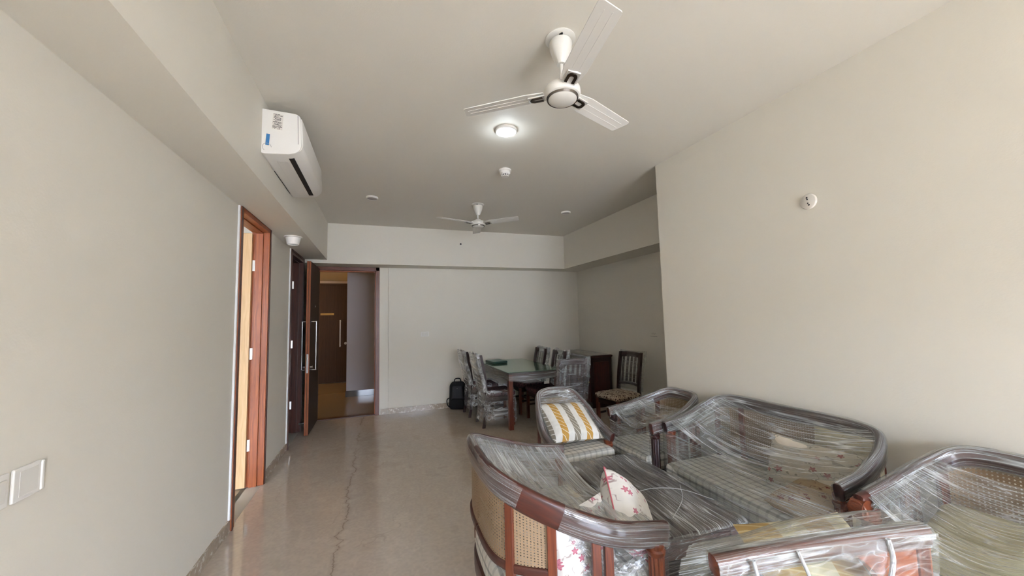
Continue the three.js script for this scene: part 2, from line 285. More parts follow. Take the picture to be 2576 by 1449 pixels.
const sparkT = tex(512, 512, (u, v) => { const x = u * 10 + 2.2 * fbm(u * 5, v * 5, 343, 2, 5, 5), y = v * 16 + 2.2 * fbm(u * 5, v * 5, 345, 2, 5, 5), r = Math.pow(1 - Math.abs(vn(x, y, 347, 10, 16) * 2 - 1), 6), r2 = Math.pow(1 - Math.abs(vn(x * 2, y * 3, 349, 20, 48) * 2 - 1), 7), p = fbm(u * 5, v * 5, 351, 3, 5, 5); return clamp(0.98 - (0.5 * r + 0.45 * r2) * ss(0.3, 0.6, p) - 0.1 * p); }, { srgb: false });
const filmSpark = film(sparkT, crinkB, 1.3, 1.3, 0.006, 1, { ior: 1.7, roughness: 0.09, color: new THREE.Color().setRGB(0.9, 0.91, 0.92) });
const filmMilky = film(sparkT, crinkB, 1, 1, 0.006, 0.8, { ior: 1.5, roughness: 0.12, color: new THREE.Color().setRGB(0.86, 0.865, 0.84) });
const filmClear = film(crinkT, crinkB, 1, 1, 0.003, 1);

// ------------------------------------------------------------------ the room
const xL = -1.016, xR = 2.585, H = 2.964, zF = -6.425, xA = 3.675, zE = -2.89, zB = 3.0, T = 0.15;
const D1 = [-4.214, -3.3625, 2.436], D2 = [-5.97, -5.145, 2.40], MD = [-0.93, 0.02, 2.36];
{
  const fl = mesh('floor', floorUV(b2(-1.166, 3.83, -0.12, 0, -6.575, zB + 0.15)), marble); struct(fl);
  const shape = new THREE.Shape([[zB, 0], [zB, H], [zF - T, H], [zF - T, 0]].map(([z, y]) => new THREE.Vector2(-z, y)));
  for (const [a, b, h] of [D1, D2]) shape.holes.push(new THREE.Path([[a, -0.001], [a, h], [b, h], [b, -0.001]].map(([z, y]) => new THREE.Vector2(-z, Math.max(0, y)))));
  const g = new THREE.ExtrudeGeometry(shape, { depth: T, bevelEnabled: false }); g.rotateY(Math.PI / 2); g.translate(xL - T, 0, 0); // shape x = -z
  struct(mesh('wall_left', boxUV(g), wallPaint));
  struct(mesh('wall_right', [b2(xR, 3.83, 0, H, zE, zB)], wallPaint));
  struct(mesh('wall_alcove', b2(xA, xA + T, 0, H, zF - T, zE), wallPaint));
  const wf = mesh('wall_far', [b2(-1.166, MD[0], 0, H, zF - T, zF), b2(MD[0], MD[1], MD[2], H, zF - T, zF), b2(MD[1], 0.154, 0, H, zF - T, zF), b2(0.154, 0.16, 0, H, zF - T, zF - 0.02), b2(0.16, xA, 0, H, zF - T, zF + 0.004)], wallPaint); struct(wf);
  // the wall behind the camera: a wide balcony opening and the bedroom's window beside it
  struct(mesh('wall_back', [b2(xL, -0.86, 0, H, zB, zB + T), b2(-0.86, -0.2, 0, 1.35, zB, zB + T), b2(-0.86, -0.2, 2.2, H, zB, zB + T), b2(-0.2, 0.5, 0, H, zB, zB + T), b2(0.5, 2.52, 2.32, H, zB, zB + T), b2(2.52, xA + T, 0, H, zB, zB + T)], wallPaint));
  const ce = mesh('ceiling', b2(-1.166, 3.83, H, H + 0.15, zF - T, zB + T), ceilPaint); struct(ce);
  mesh('beam', b2(xL, xL + 0.304, 2.409, H, -6.05, zB), wallPaint, ce);
  mesh('beam', b2(xL, xA, 2.358, H, zF, zF + 0.3725), wallPaint, ce);
  mesh('beam', b2(3.215, xA, 2.358, H, zF + 0.3725, zE), wallPaint, ce);
  // stone skirting
  const sk = (name, geos) => { const s = mesh(name, geos.map((g) => { g = boxUV(g, 1); const uv = g.attributes.uv; for (let i = 0; i < uv.count; i++) uv.setXY(i, uv.getX(i) * 1.6, uv.getY(i) * 6); return g; }), skirtStone); struct(s); };
  sk('baseboard_left', [b2(xL, xL + 0.012, 0, 0.085, D1[1], zB), b2(xL, xL + 0.012, 0, 0.085, D2[1], D1[0]), b2(xL, xL + 0.012, 0, 0.085, zF, D2[0])]);
  sk('baseboard_far', [b2(MD[1] + 0.02, 0.153, 0, 0.085, zF, zF + 0.012), b2(0.161, xA, 0, 0.085, zF, zF + 0.016)]);
  sk('baseboard_right', [b2(xR - 0.012, xR, 0, 0.085, zE, zB), b2(xA - 0.012, xA, 0, 0.085, zF, zE)]);
}
// doors
function hinge(parent, y, x, z, ry) { const h = mesh('hinge', [bx(0.034, 0.105, 0.004, 0.019, 0, 0, { r: 0.001 }), bx(0.03, 0.105, 0.004, -0.017, 0, 0.003, { r: 0.001, ry: 0.25 }), cyl(0.006, 0.006, 0.108, 0, 0, 0.003, 12)], steel, parent); h.position.set(x, y, z); h.rotation.y = ry; return h; }
function sideDoor(name, [z0, z1, h], leafMat, frameMat, open) {
  const d = sgroup(name), p = 0.018, w = 0.062, x0 = xL - 0.13, x1 = xL + p;
  mesh('jamb', [b2(x0, x1, 0, h, z0, z0 + w - 0.018, { r: 0.003 }), b2(x0 + 0.035, x1 - 0.052, 0, h, z0 + w - 0.018, z0 + w, { r: 0.002 })], frameMat, d); // far jamb with its stop
  mesh('jamb', [b2(x0, x1, 0, h, z1 - w, z1, { r: 0.003 })], frameMat, d);
  mesh('head', [b2(x0, x1, h - w, h, z0, z1, { r: 0.003, L: 2 }), b2(x0 + 0.035, x1 - 0.052, h - w - 0.012, h - w, z0, z1, { r: 0.002, L: 2 })], frameMat, d);
  mesh('casing', [b2(x1, x1 + 0.006, 0, h, z0, z0 + 0.028, { r: 0.002 }), b2(x1, x1 + 0.006, 0, h, z1 - 0.028, z1, { r: 0.002 }), b2(x1, x1 + 0.006, h - 0.028, h, z0, z1, { r: 0.002, L: 2 })], teakDark, d);
  mesh('sealant_bead', [b2(xL, xL + 0.014, 0.085, h, z1, z1 + 0.022, { r: 0.003 })], whiteGloss, d);
  const lw = z1 - z0 - 0.11, leaf = mesh('door_leaf', bx(lw, h - w - 0.03, 0.036, -lw / 2 - 0.008, (h - w - 0.03) / 2 + 0.012, 0.018, { r: 0.002 }), leafMat, d);
  leaf.position.set(x0 + 0.02, 0, z0 + w - 0.012); leaf.rotation.y = open;
  mesh('handle', [cyl(0.011, 0.011, 0.05, 0, 0, 0, 12).rotateX(Math.PI / 2).translate(-lw + 0.05, 1.02, 0.06), bx(0.12, 0.018, 0.014, -lw + 0.1, 1.02, 0.085, { r: 0.006 })], chrome, leaf);
  for (const y of [0.374, 1.213, 2.05]) hinge(d, y * h / 2.436, x0 + 0.04, z0 + w - 0.015, 0);
  return d;
}
sideDoor('door_1', D1, maple, teak, 0.0);
sideDoor('door_2', D2, walnut, teakDark, 0.0);
{ // main entrance, its leaf swung into the room
  const d = sgroup('door_3'), [a, b, h] = MD, w = 0.06, z0 = zF - T + 0.01, z1 = zF + 0.012;
  for (const x of [a, b - w]) mesh('jamb', b2(x, x + w, 0, h, z0, z1, { r: 0.004 }), redwood, d);
  mesh('head', b2(a, b, h - w, h, z0, z1, { r: 0.004, L: 0 }), redwood, d);
  mesh('door_stop', [b2(b - w - 0.014, b - w, 0, h - w, z0 + 0.02, z1 - 0.05), b2(a + w, b - w, h - w - 0.014, h - w, z0 + 0.02, z1 - 0.05, { L: 0 })], teak, d);
  mesh('threshold', b2(a, b, 0, 0.014, z0, z1 - 0.03, { r: 0.003, L: 0 }), teakDark, d);
  const lw = 0.78, lh = 2.3, leaf = mesh('door_leaf', bx(0.05, lh, lw, 0, lh / 2 + 0.02, lw / 2, { r: 0.003 }), walnut, d); leaf.position.set(a + 0.048, 0, z1 + 0.004); leaf.rotation.y = 0;
  mesh('edge_lipping', [bx(0.022, lh, 0.008, -0.0135, lh / 2 + 0.02, lw + 0.003, { r: 0.002 }), bx(0.022, lh, 0.008, 0.0135, lh / 2 + 0.02, lw + 0.003, { r: 0.002 })], teak, leaf);
  for (const s of [-1, 1]) mesh('pull_handle', [bx(0.016, 0.66, 0.022, s * 0.085, 1.18, lw - 0.1, { r: 0.005 }), bx(0.07, 0.016, 0.022, s * 0.055, 1.503, lw - 0.1, { r: 0.005 }), bx(0.07, 0.016, 0.022, s * 0.055, 0.857, lw - 0.1, { r: 0.005 }), cyl(0.02, 0.02, 0.03, 0, 0, 0, 16).rotateZ(Math.PI / 2).translate(s * 0.04, 0.9, lw - 0.045)], chrome, leaf);
  mesh('lock_plate', [bx(0.026, 0.25, 0.004, 0, 0.95, lw + 0.009, { r: 0.001 }), bx(0.014, 0.05, 0.012, 0, 1.01, lw + 0.011, { r: 0.002 })], chrome, leaf);
  mesh('door_eye', cyl(0.012, 0.012, 0.01, 0, 0, 0, 14).rotateZ(Math.PI / 2).translate(0.028, 1.72, lw * 0.5), steel, leaf);
  mesh('floor_stop', [cyl(0.012, 0.012, 0.09, 0, 0, 0, 12).rotateZ(Math.PI / 2).translate(xL + 0.05, 0.12, -5.98 + 0.1), cyl(0.016, 0.016, 0.012, 0, 0, 0, 12).rotateZ(Math.PI / 2).translate(xL + 0.097, 0.12, -5.88)], chrome, d);
}
{ // lobby outside the entrance
  struct(mesh('floor_lobby', floorUV(b2(-3.2, 2.2, -0.12, -0.002, -10.4, zF - T)), phys({ color: 0x8d8170, roughness: 0.12 })));
  struct(mesh('ceiling_lobby', b2(-3.2, 2.2, 2.5, 2.65, -10.4, zF - T), ceilPaint));
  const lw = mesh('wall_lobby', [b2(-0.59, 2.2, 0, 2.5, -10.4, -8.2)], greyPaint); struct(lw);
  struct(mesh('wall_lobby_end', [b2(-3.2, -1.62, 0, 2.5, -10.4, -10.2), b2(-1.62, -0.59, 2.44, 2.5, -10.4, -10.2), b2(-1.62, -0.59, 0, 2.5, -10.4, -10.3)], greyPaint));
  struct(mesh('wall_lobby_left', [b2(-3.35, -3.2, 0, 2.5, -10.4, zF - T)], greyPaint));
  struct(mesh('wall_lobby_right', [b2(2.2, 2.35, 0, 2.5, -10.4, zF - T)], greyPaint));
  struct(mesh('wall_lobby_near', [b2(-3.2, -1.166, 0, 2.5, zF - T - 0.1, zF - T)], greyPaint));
  struct(mesh('baseboard_lobby', [b2(-0.59, 2.2, 0, 0.115, -8.2, -8.185), b2(-0.605, -0.59, 0, 0.115, -10.2, -8.185)], graniteDark));
  const d = sgroup('door_4');
  mesh('door_leaf', b2(-1.62, -0.61, 0.01, 2.4, -10.25, -10.2, { r: 0.004 }), walnut, d);
  mesh('head', b2(-1.62, -0.59, 2.4, 2.44, -10.26, -10.18), walnut, d);
  mesh('name_plate', bx(0.3, 0.05, 0.006, -1.18, 1.68, -10.195, { r: 0.002 }), brass, d);
  mesh('pull_handle', [bx(0.03, 0.66, 0.02, -0.88, 1.2, -10.12, { r: 0.006 }), bx(0.03, 0.02, 0.08, -0.88, 1.5, -10.16, { r: 0.004 }), bx(0.03, 0.02, 0.08, -0.88, 0.9, -10.16, { r: 0.004 })], steel, d);
  mesh('lock_knob', cyl(0.03, 0.03, 0.05, 0, 0, 0, 20).rotateX(Math.PI / 2).translate(-0.76, 0.95, -10.18), steel, d);
  const lamp = thing('lobby_lamp', 'round warm ceiling lamp in the lobby beyond the entrance', 'ceiling lamp', [-2.5, 2.5, -8.8]);
  mesh('rim', lathe([[0.001, 0], [0.12, 0], [0.12, -0.02], [0.1, -0.028], [0.1, -0.02], [0.001, -0.02]]), whitePlastic, lamp);
  mesh('diffuser', cyl(0.098, 0.09, 0.02, 0, -0.03, 0, 32), std({ color: 0xffffff, emissive: 0xffd08a, emissiveIntensity: 3 }), lamp);
  const L = new THREE.PointLight(0xffc070, 2, 0, 2); L.position.set(-2.5, 2.38, -8.8); L.castShadow = true; L.shadow.radius = 4; scene.add(L);
}
{ // rooms behind the two side doors
  struct(mesh('floor_bedroom', b2(-4.6, -1.166, -0.12, -0.001, -6.575, zB + T), phys({ color: 0xb4a48e, roughness: 0.2 })));
  struct(mesh('ceiling_bedroom', b2(-4.6, -1.166, 2.8, 2.95, -6.575, zB + T), ceilPaint));
  struct(mesh('wall_bedroom', [b2(-4.75, -4.6, 0, 2.95, -6.575, zB + T), b2(-4.6, xL - T, 0, 2.8, -4.75, -4.6), b2(-4.6, xL - T, 0, 2.8, -6.7, -6.575), b2(-4.6, xL, 0, 0.5, zB, zB + T), b2(-4.6, xL, 2.4, 2.95, zB, zB + T), b2(-1.5, xL, 0.5, 2.4, zB, zB + T), b2(-4.6, -4.2, 0.5, 2.4, zB, zB + T)], wallPaint));
}
{ // balcony and what stands across the street: outside the frame, they shape the daylight that comes in
  struct(mesh('floor_balcony', b2(0.1, 2.85, -0.15, -0.02, zB + T, 5.0), tileBalcony));
  struct(mesh('ceiling_balcony', [b2(-0.05, 3.0, 2.5, 2.7, zB + T, 5.0), b2(-5, -0.05, 2.45, 2.55, zB + T, zB + 1.25)], concrete));
  struct(mesh('wall_balcony', [b2(-0.05, 0.1, -0.15, 2.5, zB + T, 5.0), b2(2.85, 3.0, -0.15, 2.5, zB + T, 5.0)], concrete));
  struct(mesh('ground_street', b2(-150, 150, -41, -40, 6, 120), concrete));
  const b = thing('apartment_building', 'plain concrete apartment block across the street behind the camera', 'building', [0, -40, 45]);
  mesh('wall', b2(-90, 90, 0, 47.4, 0, 12), concrete, b); mesh('roof', b2(-90.3, 90.3, 47.4, 47.9, -0.3, 12.3), concrete, b);
}

// ------------------------------------------------------------------ fittings on walls and ceiling
{ // air conditioner
  const ac = thing('air_conditioner', 'white split air conditioner with blue tape mounted high on the left beam', 'air conditioner', [xL + 0.304, 2.59, -3.18]);
  const s = new THREE.Shape(), d = 0.222, h = 0.295; s.moveTo(0, 0.012); s.lineTo(0, h - 0.004); s.quadraticCurveTo(0, h, 0.006, h); s.lineTo(d - 0.045, h - 0.006); s.quadraticCurveTo(d - 0.012, h - 0.008, d - 0.008, h - 0.03); s.lineTo(d, 0.085); s.quadraticCurveTo(d, 0.03, d - 0.07, 0.016); s.lineTo(0.02, 0.006); s.quadraticCurveTo(0, 0.006, 0, 0.012);
  const g = new THREE.ExtrudeGeometry(s, { depth: 0.91, bevelEnabled: true, bevelSize: 0.006, bevelThickness: 0.008, bevelSegments: 3, curveSegments: 10 }); g.translate(0, 0, -0.455);
  mesh('body', toCreasedNormals(clean(g), 0.5), whitePlastic, ac);
  const fp = new THREE.Shape(); fp.moveTo(d - 0.02, h - 0.016); fp.lineTo(d + 0.001, h - 0.032); fp.lineTo(d + 0.011, 0.088); fp.quadraticCurveTo(d + 0.008, 0.05, d - 0.02, 0.035); fp.lineTo(d - 0.03, 0.05); fp.closePath();
  const fg = new THREE.ExtrudeGeometry(fp, { depth: 0.9, bevelEnabled: true, bevelSize: 0.003, bevelThickness: 0.003, bevelSegments: 2 }); fg.translate(0, 0, -0.45); mesh('front_panel', toCreasedNormals(clean(fg), 0.5), whitePlastic, ac);
  mesh('air_vent', bx(0.034, 0.008, 0.79, 0.158, 0.0135, 0, { r: 0.002, rz: 0.1 }), blackPlastic, ac);
  mesh('flap', bx(0.07, 0.006, 0.72, 0.095, 0.007, -0.02, { r: 0.002, rz: 0.06 }), whitePlastic, ac);
  mesh('mounting_gap', bx(0.004, 0.006, 0.5, 0.004, 0.002, -0.1, { r: 0 }), blackPlastic, ac);
  mesh('side_seam', bx(0.003, 0.2, 0.002, d - 0.016, 0.185, 0.463, { r: 0, rz: 0.03 }), std({ color: 0x8d877e, roughness: 0.7 }), ac);
  const blue = std({ color: 0x2f6fa6, roughness: 0.5 });
  mesh('tape', bx(0.02, 0.075, 0.0012, 0.034, 0.095, 0.4636, { r: 0, rz: -0.06 }), blue, ac).userData.label = 'blue masking tape';
  mesh('tape', bx(0.02, 0.0012, 0.06, 0.05, 0.005, 0.41, { r: 0, rz: 0.05 }), blue, ac).userData.label = 'blue masking tape';
  // rating label: rows of small dark print, too small to read
  const R = rng(5), rows = []; for (let i = 0; i < 14; i++) rows.push([R() * 0.25, 0.65 + R() * 0.3, R()]);
  const lt = tex(96, 160, (u, v) => { const r = Math.floor(v * 14), f = v * 14 - r, [a, b, k] = rows[Math.min(13, r)]; const on = f > 0.22 && f < 0.8 && u > a && u < b && hash(Math.floor(u * 40), r, 7) > (k > 0.6 ? 0.2 : 0.45); return on ? [78, 74, 68] : [220, 214, 204]; }, { repeat: false });
  const lab = mesh('rating_label', new THREE.PlaneGeometry(0.06, 0.105).rotateZ(-0.06).translate(0.088, 0.222, 0.4639), std({ map: lt, roughness: 0.6 }), ac); lab.userData.label = 'printed rating label';
  mesh('pipe_cover', new THREE.TorusGeometry(0.025, 0.0012, 6, 20, 4.2).translate(0.03, 0.045, 0.4635), std({ color: 0xa39d94, roughness: 0.6 }), ac);
}
function makeFan(name, label, x, z, a0, y = 2.648) {
  const f = thing(name, label, 'ceiling fan', [x, 0, z], 0, 'three-blade ceiling fans');
  mesh('ceiling_plate', lathe([[0.001, H], [0.078, H], [0.08, H - 0.006], [0.07, H - 0.012], [0.001, H - 0.012]]), offWhite, f);
  mesh('canopy', lathe([[0.001, H - 0.02], [0.056, H - 0.02], [0.06, H - 0.028], [0.058, H - 0.06], [0.045, H - 0.1], [0.028, H - 0.135], [0.024, H - 0.145], [0.001, H - 0.145]], 40), offWhite, f);
  mesh('hook_slot', bx(0.007, 0.009, 0.02, -0.022, H - 0.016, 0.05, { r: 0.001, ry: 0.5 }), blackPlastic, f);
  mesh('rod', cyl(0.0105, 0.0105, H - 0.145 - (y + 0.055), 0, (H - 0.145 + y + 0.055) / 2, 0, 16), offWhite, f);
  mesh('motor', lathe([[0.001, y + 0.075], [0.03, y + 0.072], [0.04, y + 0.055], [0.085, y + 0.044], [0.094, y + 0.03], [0.096, y + 0.008], [0.09, y - 0.006], [0.08, y - 0.012], [0.001, y - 0.012]], 48), offWhite, f);
  mesh('trim_ring', lathe([[0.076, y - 0.01], [0.083, y - 0.012], [0.08, y - 0.022], [0.074, y - 0.02], [0.076, y - 0.01]], 48), std({ color: 0x77706a, roughness: 0.25, metalness: 0.9 }), f);
  mesh('bottom_cap', lathe([[0.075, y - 0.014], [0.074, y - 0.022], [0.06, y - 0.031], [0.035, y - 0.037], [0.001, y - 0.039]], 48), offWhite, f);
  for (let k = 0; k < 3; k++) {
    const a = -(a0 + k * 2 * Math.PI / 3), s = new THREE.Shape();
    s.moveTo(0.1, -0.045); s.lineTo(0.2, -0.06); s.lineTo(0.585, -0.056); s.quadraticCurveTo(0.6, -0.05, 0.598, -0.035); s.lineTo(0.575, 0.045); s.quadraticCurveTo(0.572, 0.056, 0.56, 0.056); s.lineTo(0.2, 0.06); s.lineTo(0.1, 0.045); s.closePath();
    const g = new THREE.ExtrudeGeometry(s, { depth: 0.003, bevelEnabled: true, bevelSize: 0.0015, bevelThickness: 0.001, bevelSegments: 1 });
    const rib = (yy) => bx(0.36, 0.003, 0.002, 0.38, yy, -0.0015, { r: 0.0008 });
    const bl = mesh('blade', merge([g, rib(-0.018), rib(0.02)]).rotateX(-Math.PI / 2 - 0.16), whitePlastic, f); bl.position.y = y + 0.018; bl.rotation.y = a; bl.scale.set(0.95, 1, 0.96);
    mesh('blade_arm', [bx(0.16, 0.004, 0.04, 0.11, -0.006, 0, { r: 0.001 }), bx(0.05, 0.016, 0.05, 0.09, 0.0, 0, { r: 0.005 })], offWhite, bl);
    const u = new THREE.Shape(); u.absarc(0.155, 0, 0.026, -Math.PI / 2, Math.PI / 2); u.lineTo(0.11, 0.026); u.lineTo(0.11, 0.013); u.lineTo(0.15, 0.013); u.absarc(0.15, 0, 0.013, Math.PI / 2, -Math.PI / 2, true); u.lineTo(0.11, -0.013); u.lineTo(0.11, -0.026);
    const mk = (grow, dep) => { const gg = new THREE.ExtrudeGeometry(u, { depth: dep, bevelEnabled: true, bevelSize: grow, bevelThickness: 0.002, bevelSegments: 2 }); return gg; };
    mesh('clip', merge([bx(0.1, 0.07, 0.008, 0.14, 0, -0.004, { r: 0.003, s: 2 })]).rotateX(-Math.PI / 2 - 0.16).translate(0, -0.003, 0), std({ color: 0xe6e2da, roughness: 0.15, metalness: 0.3 }), bl);
    mesh('clip_inlay', merge([mk(0.001, 0.004)]).translate(0, 0, -0.014).rotateX(-Math.PI / 2 - 0.16), std({ color: 0x3a3129, roughness: 0.2, metalness: 0.6 }), bl);
  }
  return f;
}
makeFan('ceiling_fan', 'large white three-blade ceiling fan near the camera beside the lit lamp', 0.903, -1.657, 98 * Math.PI / 180);
makeFan('ceiling_fan', 'small distant white ceiling fan over the dining end of the room', 1.207, -4.574, -78 * Math.PI / 180, 2.692);
function disc(name, label, x, z, r, lit) {
  const d = thing(name, label, 'ceiling light', [x, H, z], 0, lit ? undefined : 'unlit disc ceiling lights');
  mesh('rim', lathe([[r * 0.8, 0], [r, 0], [r, -0.016], [r * 0.93, -0.022], [r * 0.82, -0.022], [r * 0.8, -0.018]], 48), lit ? whitePlastic : offWhite, d);
  mesh('diffuser', lathe([[0.001, -0.022], [r * 0.6, -0.0215], [r * 0.83, -0.019], [r * 0.83, -0.01], [0.001, -0.01]], 48), lit ? std({ color: 0xffffff, emissive: 0xeaf6ff, emissiveIntensity: 7 }) : std({ color: 0xb9b2ad, roughness: 0.5 }), d);
  if (lit) { const L = new THREE.PointLight(0xe4f2ff, 0.12, 0, 2); L.position.set(x, H - 0.06, z); L.castShadow = true; L.shadow.radius = 3; scene.add(L); }
}
disc('ceiling_light', 'round recessed ceiling light glowing white beside the near fan', 0.937, -2.65, 0.085, true);
disc('ceiling_light', 'unlit round ceiling light left of the far fan', -0.073, -4.633, 0.068, false);
disc('ceiling_light', 'unlit round ceiling light right of the far fan', 2.493, -4.597, 0.068, false);
{
  const s = thing('smoke_detector', 'white round smoke detector with slotted grille on the ceiling', 'smoke detector', [1.185, H, -3.41]);
  mesh('base', lathe([[0.001, 0], [0.062, 0], [0.063, -0.012], [0.055, -0.018], [0.052, -0.02], [0.001, -0.02]]), whitePlastic, s);
  mesh('body', lathe([[0.052, -0.018], [0.053, -0.036], [0.046, -0.046], [0.04, -0.048], [0.001, -0.048]]), whitePlastic, s);
  mesh('grille', lathe([[0.034, -0.048], [0.03, -0.062], [0.001, -0.062]]), std({ color: 0x2b2a29, roughness: 0.7 }), s);
  const gs = []; for (let k = 0; k < 12; k++) gs.push(bx(0.005, 0.02, 0.006, 0.036, -0.056, 0, { r: 0.001, rz: -0.25 }).rotateY(k * Math.PI / 6)); gs.push(lathe([[0.024, -0.062], [0.036, -0.062], [0.034, -0.068], [0.001, -0.069]]));
  mesh('cap', gs, whitePlastic, s);
  const c = thing('lamp_holder', 'white conical lamp holder under the left beam above the second door', 'light fitting', [-0.855, 2.409, -4.46]);
  mesh('flange', lathe([[0.001, 0], [0.085, 0], [0.088, -0.006], [0.08, -0.014], [0.001, -0.014]], 40), whitePlastic, c);
  mesh('shade', lathe([[0.072, -0.012], [0.068, -0.03], [0.056, -0.085], [0.05, -0.087], [0.048, -0.08], [0.058, -0.03], [0.06, -0.014]], 40), whitePlastic, c);
  mesh('socket', lathe([[0.001, -0.07], [0.046, -0.07], [0.046, -0.078], [0.02, -0.08], [0.001, -0.08]], 24), offWhite, c);
  const p = thing('wall_plate', 'round white wall outlet cover with four dark holes on right wall', 'outlet cover', [xR, 2.19, -1.546]); p.rotation.z = Math.PI / 2;
  mesh('disc', lathe([[0.001, 0.012], [0.04, 0.012], [0.046, 0.009], [0.05, 0], [0.001, 0]], 48), std({ color: new THREE.Color().setRGB(0.74, 0.69, 0.61), roughness: 0.25 }), p);
  for (const [dx, dz, r] of [[0.024, -0.002, 0.005], [0.013, 0, 0.004], [-0.012, 0.002, 0.004], [-0.024, 0.008, 0.005]]) mesh('hole', cyl(r, r, 0.002, dx, 0.0125, dz, 14), blackPlastic, p);
}
function switchPlate(label, w, h, x, y, z, ry, build) { const s = thing('switch_plate', label, 'switch plate', [x, y, z], ry); mesh('frame', bx(w, h, 0.009, 0, 0, 0.0045, { r: 0.004 }), whitePlastic, s); build(s); return s; }
switchPlate('white television socket plate with one dark round hole low on left wall', 0.098, 0.098, xL, 1.035, -1.617, Math.PI / 2, (s) => { mesh('insert', bx(0.066, 0.074, 0.003, 0.004, 0, 0.008, { r: 0.001 }), offWhite, s); mesh('socket_hole', cyl(0.008, 0.008, 0.003, -0.0, -0.004, 0, 18).rotateX(Math.PI / 2).translate(-0.002, -0.004, 0.0095), blackPlastic, s); mesh('side_ridge', bx(0.014, 0.092, 0.012, 0.052, 0, 0.006, { r: 0.005 }), whitePlastic, s); });
switchPlate('blank white switch plate cut by the left edge of the picture', 0.12, 0.098, xL, 1.035, -1.495, Math.PI / 2, (s) => { for (const k of [-1, 0, 1]) mesh('rocker', bx(0.03, 0.066, 0.006, k * 0.033, 0, 0.009, { r: 0.003, rx: 0.05 }), offWhite, s); });
switchPlate('small white switch plate with two modules on the far wall', 0.135, 0.082, 0.742, 1.25, zF + 0.004, 0, (s) => { for (const k of [-1, 1]) mesh('rocker', bx(0.05, 0.055, 0.005, k * 0.028, 0, 0.009, { r: 0.003, rx: 0.05 }), offWhite, s); });
{ const h = thing('conduit_hole', 'small dark cable hole in the beam over the far wall', 'cable hole', [1.292, 2.735, -6.0525]); mesh('ring', new THREE.TorusGeometry(0.018, 0.004, 8, 20), offWhite, h); mesh('opening', cyl(0.018, 0.018, 0.003, 0, 0, 0, 16).rotateX(Math.PI / 2), blackPlastic, h); }

// ------------------------------------------------------------------ furniture builders
function surf(fn, n, m, su = 1, sv = 1) { return sheet((t) => fn(t, 0), (t) => fn(t, 1), n, m, (P, s, t) => P.copy(fn(t, s)), su, sv); }
function pillowGeo(w, h, t, { n = 22, pinch = 0.05, lump = 0.006, seed = 1 } = {}) {
  const gs = [];
  for (const side of [1, -1]) {
    const g = surf((a, b) => { const u = a * 2 - 1, v = b * 2 - 1, e = Math.pow(Math.max(0, 1 - u ** 4), 0.55) * Math.pow(Math.max(0, 1 - v ** 4), 0.55); return V(w / 2 * u * (1 - pinch * (1 - v * v)), h / 2 * v * (1 - pinch * (1 - u * u)), side * (t / 2 * e + lump * (fbm(u * 3 + 9, v * 3, seed, 2) - 0.5) * e * 2)); }, n, n);
    if (side < 0) { const ix = g.index.array; for (let i = 0; i < ix.length; i += 3) [ix[i], ix[i + 1]] = [ix[i + 1], ix[i]]; g.computeVertexNormals(); } gs.push(clean(g));
  }
  return merge(gs);
}
function pillow(label, mat, w, h, t, pos, rot, o = {}) {
  const p = thing('cushion', label, 'cushion', pos); p.rotation.set(rot[0], rot[1], rot[2], 'YXZ');
  mesh('cover', pillowGeo(w, h, t, o), mat, p);
  if (o.piping) { const pts = []; for (let k = 0; k < 48; k++) { const a = k / 48 * 4, q = Math.floor(a), f = (a - q) * 2 - 1, [u, v] = [[f, -1], [1, f], [-f, 1], [-1, -f]][q]; pts.push(V(w / 2 * u * (1 - 0.05 * (1 - v * v)), h / 2 * v * (1 - 0.05 * (1 - u * u)), 0)); } mesh('piping', tube(pts, 0.0035, 140, 6, true), std({ color: o.piping, roughness: 0.8 }), p); }
  return p;
}
function flutedPost(h, r, footH = 0.1) {
  const g = new THREE.CylinderGeometry(r, r * 0.94, h - footH - 0.05, 72, 1, false), p = g.attributes.position;
  for (let i = 0; i < p.count; i++) { const x = p.getX(i), z = p.getZ(i), a = Math.atan2(z, x), k = 1 - 0.13 * Math.pow(Math.abs(Math.cos(a * 6)), 3); p.setX(i, x * k); p.setZ(i, z * k); }
  g.computeVertexNormals(); g.translate(0, footH + (h - footH - 0.05) / 2, 0);
  const uv = g.attributes.uv; for (let i = 0; i < uv.count; i++) uv.setXY(i, uv.getX(i) * 0.22, uv.getY(i) * h);
  const rings = [[0.001, footH], [r * 1.15, footH], [r * 1.2, footH - 0.01], [r * 1.05, footH - 0.02], [r * 0.8, footH - 0.035], [r * 0.72, 0.02], [r * 0.8, 0.004], [r * 0.78, 0], [0.001, 0]].reverse();
  const cap = [[0.001, h - 0.055], [r * 1.02, h - 0.055], [r * 1.18, h - 0.045], [r * 1.18, h - 0.035], [r, h - 0.028], [r * 1.15, h - 0.012], [r * 1.1, h], [0.001, h]];
  const seat = [[0.001, h * 0.5], [r * 1.08, h * 0.5], [r * 1.16, h * 0.5 + 0.008], [r * 1.08, h * 0.5 + 0.016], [0.001, h * 0.5 + 0.016]];
  return merge([g, lathe(rings, 28), lathe(cap, 28), lathe(seat, 28)]);
}
